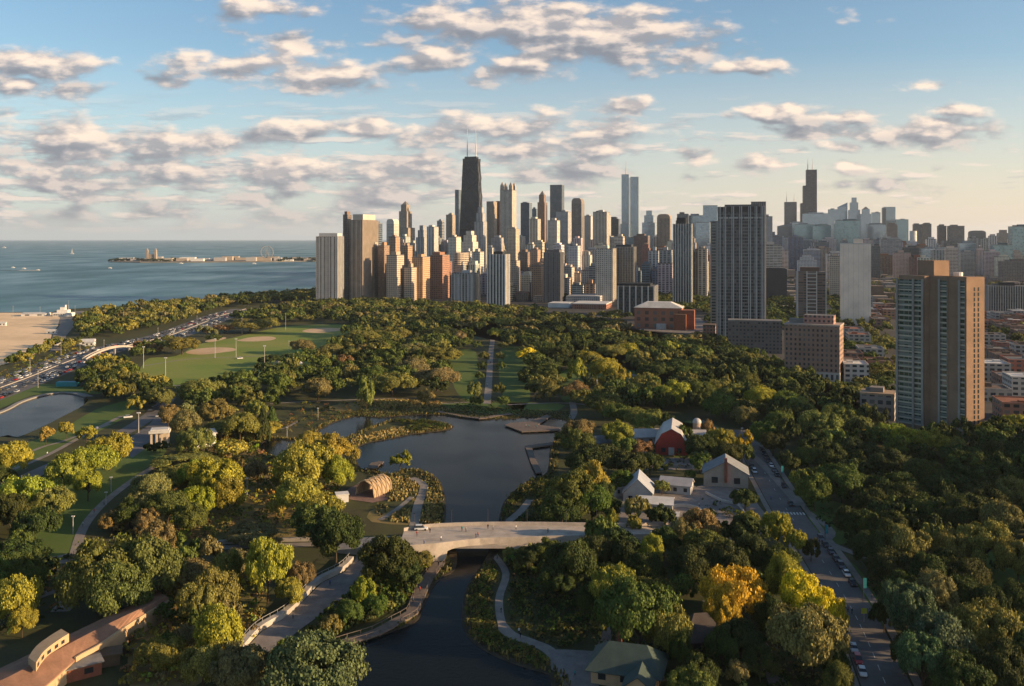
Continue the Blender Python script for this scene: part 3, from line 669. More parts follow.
T(794,814,224.5,3500,'teal',(.22,.28,.30),'teal glass block below the tallest dark tower', r=.7)
T(802,829,213.5,4300,'glass',(.50,.55,.58),'broad bluish white block behind the teal glass block', r=.5)
T(812.5,831,225.5,3300,'teal',(.30,.38,.36),'green-tinted glass block right of the tallest dark tower', r=.7)
T(815,829,242.5,2500,'dkglass',(.10,.14,.18),'dark blue cube in front of the green-tinted block', r=.9)
T(797,817,255,2050,'grid',LGR,'pale grey stepped block with terraces', top='steps', r=.8)
T(783,794,240,2700,'grid',GRY,'small grey block between paler ones', r=.8)
T(829,840.5,256.5,1500,'grid',TAN,'tan sunlit block left of the blank white slab', r=.9)
T(828,838.5,209.5,4300,'glass',(.46,.52,.56),'light blue tower left of the crown tower', r=.8)
T(837,847.5,202.5,4500,'glass',(.44,.51,.56),'light blue tower with angular top', top='slant', r=.8)
T(848,860,197.5,4400,'glass',(.38,.44,.50),'blue tower with stepped crown, tallest of the right cluster', top='steps', r=.8); LANDM.append((854,208,'the blue stepped-crown tower'))
T(860,871.5,206.5,4300,'glass',(.46,.51,.54),'pale blue tower right of the stepped-crown tower', top='crown', r=.8)
T(871,880.5,212.5,4400,'glass',(.48,.52,.54),'small pale blue tower', r=.8)
T(882.5,895.5,207,4500,'glass',(.26,.34,.40),'blue tower with dark left half', r=.8, pent=False)
T(881.5,886,208,4480,'dkglass',(.08,.11,.13),'dark fin standing against the blue tower', r=1.6, pent=False)
T(895,908.5,219.5,4300,'teal',(.28,.36,.40),'teal-blue tower right of the dark-edged one', r=.8)
T(834,860,220.5,3000,'teal',(.13,.19,.21),'wide dark teal block behind the blank white slab', r=.6)
T(866,887,224.5,3300,'glass',(.32,.35,.37),'grey-blue block right of the dark teal one', r=.7)
T(886,897.5,224.5,3000,'grid',(.33,.25,.20),'brown lit block in the right cluster', r=.8)
T(879,901.5,239.5,2300,'hband',GRY,'grey banded block right of the blank white slab', r=.7)
T(871,880,246,2100,'dkglass',(.07,.08,.10),'small dark block beside the blank white slab', r=.9)
T(909,917.5,231,2900,'grid',WHT,'white rounded tower lit by the sun', top='round', r=1.0)
T(912.5,922,224.5,3200,'vstrip',(.30,.27,.25),'grey-brown tower, left of a close pair', r=.9)
T(921.5,931.5,224,3200,'vstrip',(.30,.27,.25),'grey-brown tower, right of a close pair', r=.9)
T(937,946.5,226,3300,'vstrip',(.27,.23,.21),'brown slab beyond the brick tower penthouse', r=.9)
T(947,964.5,226,3250,'vstrip',(.29,.26,.24),'wide brown slab beyond the brick tower penthouse', r=.7)
T(968,986,230.5,2900,'grid',(.25,.23,.22),'dark grey block with sloped shoulder near the right edge', top='dome', r=.8)
T(994,1012,230,3000,'grid',(.40,.33,.27),'stepped tan block near the right edge', top='steps', r=.8)
T(1008,1040,226.5,2500,'teal',(.14,.20,.24),'large blue glass block at the right edge', r=.6)
T(990,1013,245,2200,'teal',(.10,.15,.16),'low dark green-blue glass cube near the right edge', r=.7)
T(957.5,976,243,2350,'glass',(.32,.38,.42),'bluish glass block left of the green-blue cube', r=.7)
T(941,976,241,2500,'hband',(.24,.23,.23),'long grey block behind the brick tower', r=.5)
T(901,920.5,247.5,2400,'dkglass',(.08,.09,.10),'dark flat block left of the brick tower penthouse', r=.7)
T(919,938,248.5,2300,'glass',(.34,.38,.40),'bluish block behind the brick tower penthouse', r=.7)
T(985,1040,287,1150,'dkglass',(.05,.055,.06),'long block with a fine white grid at the right edge', r=.3, fins=(22,(.50,.47,.42),.8), pent=(.3,4)); LANDM.append((1004,300,'the long white-grid block'))
T(998,1040,262,1900,'grid',(.2,.17,.15),'long low brown block near the right edge', r=.4)
# brown block with white frames
q = T(796.5,826.5,272.5,1080,'hband',(.20,.14,.11),'brown block with white frame grid and dark roof box', r=.5, fins=(4,(.62,.58,.53),1.1), pent=(.65,5)); LANDM.append((811,300,'the brown block with white frames'))
for k in range(14):
    z = q['h']*(k+.5)/14; p = MB(); p.prism(local_rect(q['a']*.34, .5, 0, -q['b']/2-.25), z, z+.9); p.build('ledge', M_plain, q['t'], color=(.6,.57,.52))
q = T(840,871,244,1060,'panel',(.90,.77,.63),'blank white windowless slab tower', r=.28, pent=(.3,5), roof=M_roofw); LANDM.append((856,290,'the blank white slab'))
# podium beside the striped tower
T(728,782,322,800,'grid',(.14,.12,.11),'low dark brick podium block right of the large striped tower', r=.35, pent=False, name='apartment_block', cat='apartment block', group=None)
# --- the tall brick tower on the right, in three steps
def brick_tower():
    D = 484; yaw = math.radians(-38); cs, sn = math.cos(yaw), math.sin(yaw)
    t = thing('brick_tower', (0, 0, 0), 'tall brick tower with green glass balconies and a sunlit orange right side', 'apartment tower', None)
    t['px'] = 940; t['py'] = 350
    zt = zat(279, D)
    m_br = facade('tower_brick', 60, 3.0, .0, .0); m_gl = facade('tower_glass', 2.6, 2.95, .86, .62, (.03,.06,.04), .12, .05)
    PB = MATS.setdefault('tower_brickwork', pmat('tower_brickwork', (.31,.205,.14), .9, .14, .12))
    # each step: near corner (px), left end, right end ; brick side faces right, glass side faces left
    segs = [(924.5, 897, 945, 484), (948.5, 939, 964, 477), (966.5, 959, 984.5, 470)]
    nfl = 28
    for (xc, xl, xr, d) in segs:
        # directions: left face recedes to the left, right face recedes gently to the right
        C = Vector(((xc-512)/F*d, d)); el = Vector((-.62, .785)); er = Vector((.965, .262)).normalized()
        tl, tr = (xl-512)/F, (xr-512)/F
        L = (tl*C.y-C.x)/(el.x-tl*el.y); R_ = (tr*C.y-C.x)/(er.x-tr*er.y)
        L = abs(L); Lf = L+.05 if xc == 925 else 14.0
        P = [C, C+er*R_, C+er*R_+el*Lf, C+el*Lf]
        z0 = 0; w = MB(); w.prism([tuple(p) for p in P], z0, zt, top=False); o = w.build('wall', PB, t)
        w = MB(); w.prism([tuple(p) for p in P], zt, zt+1.6); w.build('parapet', PB, t)
        # glass front with slabs on the left-looking side
        nrm = Vector((-el.y, el.x))
        if nrm.dot(Vector((-1, -1))) < 0: nrm = -nrm
        a, b_ = C+nrm*.05+el*.8, C+nrm*.05+el*(L-.4)
        g = MB(); g.face([(*a, 2), (*b_, 2), (*b_, zt-.6), (*a, zt-.6)], 0, [(0,2),((b_-a).length,2),((b_-a).length,zt-.6),(0,zt-.6)]); g.build('glazing', m_gl, t, color=(.20,.22,.20))
        for k in range(nfl):
            z = 2+(zt-3)*(k+.02)/nfl; q0, q1 = a, b_
            s = MB(); s.prism([tuple(q0), tuple(q0+nrm*.4), tuple(q1+nrm*.4), tuple(q1)] if True else [], z, z+.75); s.build('balcony', M_plain, t, color=(.52,.48,.38))
        for f in ((.0, .36, 1.0) if xc == 924.5 else (1.,)):
            q0 = a.lerp(b_, f); s = MB(); s.box((*(q0+nrm*.7), 0), (.8, 1.0, zt), math.atan2(el.y, el.x)+math.pi/2); s.build('pier', M_plain, t, color=(.36,.33,.29))
        if xc == 966.5:                        # two columns of narrow windows in the sunlit wall
            nr = Vector((er.y, -er.x))
            for f in (.40, .62):
                for k in range(nfl):
                    z = 3+(zt-6)*k/nfl; q0 = C+er*(R_*f)+nr*.06; s = MB(); q1 = q0+er*.85
                    s.face([(*q0, z), (*q1, z), (*q1, z+1.9), (*q0, z+1.9)]); s.build('window', MATS['dark_glass'], t)
    w = MB(); C = Vector(((934-512)/F*489, 489)); el = Vector((-.62, .785)); er = Vector((.965, .262))
    P = [C, C+er*9.5, C+er*9.5+el*9, C+el*9]; w.prism([tuple(p) for p in P], zt, zt+9.5); w.build('penthouse', PB, t)
    w = MB(); w.tube((C.x+17, C.y+9, zt), (C.x+17, C.y+9, zt+3), 2.4, 2.4, 12); w.build('water_tank', M_white, t)
MATS['dark_glass'] = pmat('dark_glass', (.03,.035,.04), .12, .1, 1)
brick_tower(); LANDM.append((940,360,'the tall brick tower'))
# --- brown brick hotel
def hotel():
    D = 640; yaw = math.radians(9); c, a, b = footprint(784.5,843.5,D,.62,yaw); c, a, b = footprint(784.5,843.5,D,.62,math.radians(26))
    yaw = math.radians(26); h = zat(327, D)
    t = thing('brick_hotel', (c.x, c.y, 0), 'brown brick block with rows of small windows and pale stone base', 'apartment block', None, -yaw); t['px'] = 814; t['py'] = 350
    w = MB(); w.prism(local_rect(a, b), 7, h, top=False); w.build('wall', facade('hotel_side', 3.0, 3.4, .42, .5), t, color=(.30,.19,.14))
    w = MB(); w.prism(local_rect(a+.5, b+.5), 0, 7); w.build('base', facade('hotel_base', 3.4, 7, .5, .55), t, color=(.50,.46,.40))
    w = MB(); w.prism(local_rect(a+.8, b+.8), h, h+1.1); w.build('cornice', M_plain, t, color=(.42,.34,.28))
    w = MB(); w.prism(local_rect(a*.55, b*.5, a*.1, 0), h+1.1, h+7, tmi=1); w.build('penthouse', [FS['grid'], M_roofg], t, color=(.42,.22,.17))
    w = MB(); w.prism(local_rect(a*.3, b*.3, -a*.3, 0), h+1.1, h+4); w.build('roof_plant', M_roofg, t)
hotel(); LANDM.append((814,355,'the brown brick block'))
T(860,896,396,506,'loft',(.30,.26,.23),'low grey commercial block with flat pale roof left of the brick tower', r=.8, pent=(.4,2.5), roof=pmat('roof_tan',(.42,.30,.20),.9,.2,.1), name='low_building', cat='low building', group=None, yaw=math.radians(26))
T(1003,1040,438,450,'grid',(.42,.38,.33),'ornate white row house with bay windows at the right edge', r=.8, pent=False, roof=M_roofw, name='row_house', cat='house', group=None)
# --- red brick museum
def museum():
    d = 1010; c, a, b = footprint(633,694,d,.5,GRID)
    t = thing('museum', (c.x, c.y, 0), 'red brick museum with a pale hipped roof and lower wings behind the park', 'museum', None, -GRID); t['px'] = 664; t['py'] = 315
    h = zat(306, d); w = MB(); w.prism(local_rect(a*.8, b*.8, -a*.08), 0, h-3, top=False); w.build('wall', facade('museum', 9, 7, .45, .55, (.10,.06,.05), .7), t, color=(.42,.17,.10))
    w = MB(); w.prism(local_rect(a*.84, b*.86, -a*.08), h-3, h+3, scale=.5); w.build('roof', M_roofw, t)
    w = MB(); w.prism(local_rect(a*.26, b*.5, a*.40, -b*.2), 0, h-5, tmi=1); w.build('wing', [M_brick, M_roofr], t)
    w = MB(); w.prism(local_rect(a*.2, b*.4, a*.3, -b*.5), 0, h-9, tmi=1); w.build('wing', [M_brick, M_roofb], t)
    w = MB(); w.prism(local_rect(a*.16, 6, -a*.02, -b*.43), 0, 6); w.build('portico', M_white, t)
    for k in range(6): p = MB(); p.tube((-a*.09+k*a*.028, -b*.43-4, 0), (-a*.09+k*a*.028, -b*.43-4, 6), .5, n=8); p.build('column', M_white, t)
museum(); LANDM.append((664,315,'the red brick museum'))
T(703,716,326,900,'grid',(.40,.2,.13),'small red brick house with flat tan roof by the large striped tower', r=.8, pent=False, roof=M_roofb, name='low_building', cat='low building', group=None)
# --- low halls along the north edge of the city behind the park
for a_ in [(548,574,304,1330,(.72,.70,.65),M_roofw,'long low hall with a white roof at the park edge'),(572,612,304.5,1300,RED,M_roofw,'low red brick school with a pale roof at the park edge'),(566,606,296,1430,GRY,pmat('roof_green',(.13,.15,.13),.9,.2,.1),'stadium-like hall with a grey-green roof'),(533,563,297,1450,TAN,M_roofg,'low tan hall with grey roof'),(516,531,292,1480,BRN,M_roofr,'domed brown church right of the striped tower')]:
    T(a_[0],a_[1],a_[2],a_[3],'blank' if 'white roof' in a_[6] else 'grid',a_[4],a_[6], r=.6, roof=a_[5], pent=False, top='dome' if 'church' in a_[6] or 'stadium' in a_[6] else 'flat', name='low_building', cat='low building', group='low halls along the park edge')
# --- generic mid-rises that fill the skyline between the named ones
rs = random.Random(11)
tones = [(TAN,'tan'),(BEI,'beige'),(GRY,'grey'),(CRM,'cream'),(BEI,'beige'),(CRM,'cream'),(RED,'red brick'),(LGR,'pale grey'),(WHT,'white'),((.20,.26,.31),'blue-grey')]
shapes = {'grid':'gridded','vstrip':'ribbed','hband':'banded','balc':'balconied'}
cnt = 0
def near_land(px, py, far=60):
    L = sorted(LANDM, key=lambda l: abs(l[0]-px)+.6*abs(l[1]-py))[0]; return L
def skyline_fill(x, yt, d, w, tri=0):
    (col, cn), st = rs.choice(tones), rs.choice(list(shapes))
    L = near_land(x, yt+20); rel = 'left of' if x < L[0]-4 else ('right of' if x > L[0]+4 else 'near the foot of')
    hgt = 'low' if yt > 268 else ('mid-height' if yt > 250 else 'taller')
    T(x-w/2, x+w/2, yt, d, st, tuple(c*rs.uniform(.85,1.1) for c in col), '%s %s %s block %s %s' % (hgt, cn, shapes[st], rel, L[2]), r=rs.uniform(.6,1.1), roof=rs.choice([M_roofg,M_roofg,M_roofw,M_roofb]), name='city_block', cat='building', group='blocks filling the skyline', top=rs.choice(['flat','flat','flat','steps','crown']) if w < 13 and d > 1800 else 'flat')
for x in np.arange(395, 715, 5.6):
    skyline_fill(x+rs.uniform(-2,2), rs.uniform(236,252), rs.uniform(1900,2500), rs.uniform(8,14))
for x in np.arange(400, 716, 8.5):
    skyline_fill(x+rs.uniform(-3,3), rs.uniform(262,276), rs.uniform(1520,1750), rs.uniform(9,16))
for x in np.arange(512, 600, 11): skyline_fill(x+rs.uniform(-3,3), rs.uniform(278,288), rs.uniform(1480,1560), rs.uniform(10,16))
for x in np.arange(768, 1024, 7):
    skyline_fill(x+rs.uniform(-3,3), rs.uniform(236,247), rs.uniform(2500,3400), rs.uniform(9,15))
for x in np.arange(770, 1024, 13):
    skyline_fill(x+rs.uniform(-3,3), rs.uniform(248,258), rs.uniform(2000,2600), rs.uniform(12,20))
# towers standing right of the picture that throw the evening shade over the road side of the park
for k, (x, y, w, dp, h) in enumerate([(262,150,24,40,34),(268,205,26,34,30),(262,252,26,36,36),(300,325,30,40,44),(330,380,30,40,50)]):
    t = thing('apartment_block', (x, y, 0), 'tan apartment block standing %s along the avenue right of the park' % ['nearest','second','third','fourth','farthest'][k], 'apartment block', 'blocks along the avenue', reg=False)
    b = MB(); b.prism(local_rect(w, dp), 0, h, top=False); b.build('wall', FS['grid'], t, color=TAN); b = MB(); b.prism(local_rect(w+.4, dp+.4), h, h+1); b.build('roof', M_roofg, t)
# --- the low-rise district on the right
low = [((.30,.17,.12),'red brick'),((.42,.36,.30),'tan'),((.35,.33,.31),'grey'),((.24,.15,.11),'brown'),((.52,.48,.42),'cream'),((.33,.13,.09),'dark red')]
roofs = [(M_roofg,'grey'),(M_roofw,'white'),(M_roofb,'brown'),(M_roofg,'grey'),(M_roofr,'rust')]
REGION = [(735,372),(768,300),(775,262),(1030,258),(1030,432),(1000,436),(990,420),(990,360),(890,360),(890,392),(862,408),(846,392),(780,385)]
e1 = Vector((math.cos(GRID), -math.sin(GRID))); e2 = Vector((math.sin(GRID), math.cos(GRID)))
solid = [(784,844,320,392),(862,899,380,424),(897,986,250,442),(1003,1024,430,470),(717,782,300,365)]
LOWTREES = []; n_low = 0; DIST = MB()
for i in range(-10, 60):
    for j in range(10, 110):
        o = e1*(i*24)+e2*(j*30); x, y = o.x+rs.uniform(-3,3), o.y+rs.uniform(-3,3)
        if y < 430: continue
        px, py = PX((x, y, 0))
        if not inside(px, py, REGION): continue
        if any(a_-4 < px < b_+4 and c_-6 < py < d_ for a_, b_, c_, d_ in solid): continue
        street = (i % 5 == 0)
        if rs.random() < .5: LOWTREES.append((x+e1.x*12.5, y+e1.y*12.5+rs.uniform(-9,9), rs.uniform(3.5,5.5)))
        if street or rs.random() < .25:
            LOWTREES.append((x, y, rs.uniform(4.5, 7))); continue
        w, dp, h = rs.uniform(14, 21), rs.uniform(17, 27), rs.uniform(7, 13)+(rs.random() < .06)*rs.uniform(6, 16)
        (col, cn), (rm, rn) = rs.choice(low), rs.choice(roofs)
        if y > 1250 or n_low > 215:
            cs, sn = math.cos(-GRID), math.sin(-GRID)
            DIST.box((x, y, 0), (w, dp, h), -GRID, rs.randrange(3)); continue
        n_low += 1
        L = near_land(px, py); rel = 'left of' if px < L[0]-8 else ('right of' if px > L[0]+8 else ('behind' if py < L[1] else 'before'))
        t = thing('low_building', (x, y, 0), '%s %s house with %s flat roof %s %s' % ('wide' if w > 17.5 else 'narrow', cn, rn, rel, L[2]), 'house', 'flat-roofed houses of the district', -GRID)
        t['px'] = px; t['py'] = py
        b = MB(); b.prism(local_rect(w, dp), 0, h, top=False); b.build('wall', FS['wide'], t, color=col)
        b = MB(); b.prism(local_rect(w, dp), h-.01, h+.0, top=True); b.prism(local_rect(w*.25, dp*.16, w*rs.uniform(-.3,.3), dp*rs.uniform(-.3,.3)), h, h+rs.uniform(1, 2.4))
        b.build('roof', rm, t)
        b = MB()
        for (sx, sy, lx, ly) in ((0,-1,w,.35),(0,1,w,.35),(-1,0,.35,dp-.8),(1,0,.35,dp-.8)): b.prism(local_rect(lx, ly, sx*(w/2-.18), sy*(dp/2-.18)), h, h+.8)
        b.build('parapet', M_plain, t, color=tuple(min(1, c*1.15) for c in col))
tag(DIST.build('distant_rooftops', [M_roofg, M_roofb, pmat('far_wall', (.34,.27,.21), .9, .3, .02)]), 'low flat roofs of the district fading into the distance', kind='stuff')
# ------------------------------------------------------------------ trees and other growth
def leaf_mat(name, src):
    m = bpy.data.materials.new(name); m.use_nodes = True; N = NT(m.node_tree); b = N.n['Principled BSDF']; out = N.n['Material Output']
    if src == 'object':
        col = N.new('ShaderNodeObjectInfo').outputs['Color']
    else:
        a = N.new('ShaderNodeAttribute'); a.attribute_name = 'tint'; col = a.outputs['Color']
    geo = N.new('ShaderNodeNewGeometry'); tc = N.new('ShaderNodeTexCoord')
    n = N.noise(tc.outputs['Object'], 1.1 if src == 'object' else .25, 3, .6)
    k = N.m('MULTIPLY', N.mr(geo.outputs['Random Per Island'], 0, 1, .45, 1.6), N.mr(n, .3, .7, .75, 1.3))
    s = N.new('ShaderNodeVectorMath', operation='SCALE'); N.put(s.inputs[0], col); N.put(s.inputs['Scale'], k)
    warm = N.mix(N.mr(n, .45, .75, 0, .2 if src == 'object' else .08), s.outputs[0], (.16,.10,.02))
    N.put(b.inputs['Base Color'], warm); b.inputs['Roughness'].default_value = .75; b.inputs['Specular IOR Level'].default_value = .2
    tr = N.new('ShaderNodeBsdfTranslucent'); N.put(tr.inputs[0], warm)
    mx = N.new('ShaderNodeMixShader'); mx.inputs[0].default_value = .22; N.l.new(b.outputs[0], mx.inputs[1]); N.l.new(tr.outputs[0], mx.inputs[2]); N.l.new(mx.outputs[0], out.inputs[0])
    return m
M_leaf = leaf_mat('foliage', 'object'); M_leafA = leaf_mat('foliage_mixed', 'tint')
M_bark = pmat('bark', (.09,.065,.045), .95, .3, .8)
ICO = None
def ico():
    global ICO
    if ICO is None:
        bm = bmesh.new(); bmesh.ops.create_icosphere(bm, subdivisions=1, radius=1); ICO = (np.array([v.co[:] for v in bm.verts]), np.array([[v.index for v in f.verts] for f in bm.faces])); bm.free()
    return ICO
def crown_arrays(seed, kind, nclump, nleaf, leaf, core=True):
    """unit crown: radius about 1, from z about .12 to 1 (scaled by the tree's height)"""
    g = np.random.default_rng(seed)
    C = []; R = []
    lob = g.normal(size=(6, 3)); lob /= np.linalg.norm(lob, axis=1)[:, None]; la = g.uniform(-.32, .34, 6)
    for i in range(nclump):
        d = g.normal(size=3); d /= np.linalg.norm(d); 
        if d[2] < -.35: d[2] = -d[2]*.5; d /= np.linalg.norm(d)
        f = 1+sum(a*max(0, np.dot(d, l))**3 for a, l in zip(la, lob))
        r = g.uniform(.50, .90)*f
        if kind == 'broad': c = np.array([d[0]*r, d[1]*r, .50+d[2]*r*.42]); cr = g.choice([g.uniform(.08, .14), g.uniform(.14, .28)])
        elif kind == 'tall': c = np.array([d[0]*r*.85, d[1]*r*.85, .52+d[2]*r*.50]); cr = g.choice([g.uniform(.08, .14), g.uniform(.14, .27)])
        elif kind == 'loose': c = np.array([d[0]*r*1.02, d[1]*r*1.02, .50+d[2]*r*.46]); cr = g.uniform(.11, .22)
        else:
            z = g.uniform(.05, .95); rr = (1-z)*.85+.05; a = g.uniform(0, 6.28); c = np.array([math.cos(a)*rr*.8, math.sin(a)*rr*.8, .1+z*.85]); cr = .10+.13*(1-z)
        C.append(c); R.append(cr)
    C = np.array(C); R = np.array(R); V = []; Fq = []; Ft = []; nv = 0
    per = (R**2/np.sum(R**2)*nleaf).astype(int)
    cen = np.array([0, 0, .5])
    P = []; Nn = []
    for c, r, n in zip(C, R, per):
        d = g.normal(size=(n, 3)); d /= np.linalg.norm(d, axis=1)[:, None]
        out = (c-cen); out = out/(np.linalg.norm(out)+1e-6)
        flip = (d@out) < -.25; d[flip] *= -1
        p = c+d*r*np.where(g.random((n, 1)) < .14, g.uniform(1.0, 1.45, (n, 1)), g.uniform(.72, 1.12, (n, 1)))*np.array([1, 1, .55 if kind != 'cone' else .8]); P.append(p)
        nn = d*.55+out*.25+g.normal(size=(n, 3))*.38; Nn.append(nn/np.linalg.norm(nn, axis=1)[:, None])
    P = np.concatenate(P); Nn = np.concatenate(Nn); n = len(P)
    t = np.cross(Nn, g.normal(size=(n, 3))); t /= np.linalg.norm(t, axis=1)[:, None]; b = np.cross(Nn, t)
    sz = leaf*g.uniform(.6, 1.35, (n, 1)); t = t*sz*.5; b = b*sz*.5*g.uniform(.6, 1, (n, 1)); sc = np.array([1, 1, .62])
    q = np.stack([P-t-b*.4, P+t*.3-b, P+t+b*.4, P-t*.3+b], 1)
    V = q.reshape(-1, 3); Q = np.arange(4*n).reshape(n, 4)
    T = np.zeros((0, 3), int)
    if core:
        iv, it = ico(); vs = []; ts = []; o = len(V)
        for c, r in zip(C, R):
            vs.append(c*np.array([.93,.93,1])+iv*r*.72*np.array([1, 1, .55])*g.uniform(.85, 1.1, (len(iv), 1))); ts.append(it+o); o += len(iv)
        V = np.concatenate([V]+vs); T = np.concatenate(ts)
    return V, Q, T
def mesh_np(name, V, Q, T, mat):
    me = bpy.data.meshes.new(name); me.vertices.add(len(V)); me.vertices.foreach_set('co', V.astype(np.float32).ravel())
    nl = Q.size+T.size; me.loops.add(nl); me.loops.foreach_set('vertex_index', np.concatenate([Q.ravel(), T.ravel()]).astype(np.int32))
    me.polygons.add(len(Q)+len(T)); ls = np.concatenate([np.arange(len(Q))*4, Q.size+np.arange(len(T))*3]).astype(np.int32)
    me.polygons.foreach_set('loop_start', ls); me.update(calc_edges=True); me.materials.append(mat); return me
KINDS_ = ['broad', 'tall', 'loose', 'cone']
PROTO = {}
for ki, kd in enumerate(KINDS_):
    for lod, (nc, nl, lf) in enumerate([(90, 24000, .046), (44, 6500, .080), (24, 1300, .17)]):
        for s in range(4 if kd != 'cone' and lod < 2 else 2):
            PROTO[(kd, lod, s)] = mesh_np('crown', *crown_arrays(100*ki+10*lod+s, kd, nc, nl, lf), M_leaf)
def trunk_mesh(seed):
    g = random.Random(seed); b = MB(); b.tube((0, 0, 0), (0, 0, .32), .045, .032, 8)
    for k in range(6):
        a = k*1.05+g.uniform(-.3, .3); b.tube((0, 0, .26+.02*k), (math.cos(a)*.38, math.sin(a)*.38, .52+.03*k), .022, .008, 5)
    b.tube((0, 0, .32), (.02, .01, .8), .030, .008, 6)
    o = b.build('trunk', M_bark); me = o.data; bpy.data.objects.remove(o); return me
TRUNKS = [trunk_mesh(k) for k in range(4)]
PAL = dict(dk=((0.048,0.068,0.016),'dark green'), gr=((0.090,0.121,0.023),'green'), ol=((0.180,0.176,0.041),'olive'), yg=((0.258,0.254,0.031),'yellow-green'), mg=((0.108,0.127,0.031),'mid-green'), yl=((0.600,0.494,0.024),'golden yellow'),
  go=((0.300,0.260,0.043),'gold-olive'), og=((0.480,0.312,0.026),'orange-gold'), br=((0.198,0.169,0.062),'brownish'), rb=((0.240,0.156,0.060),'rust-brown'), bl=((0.090,0.130,0.058),'grey-green'))
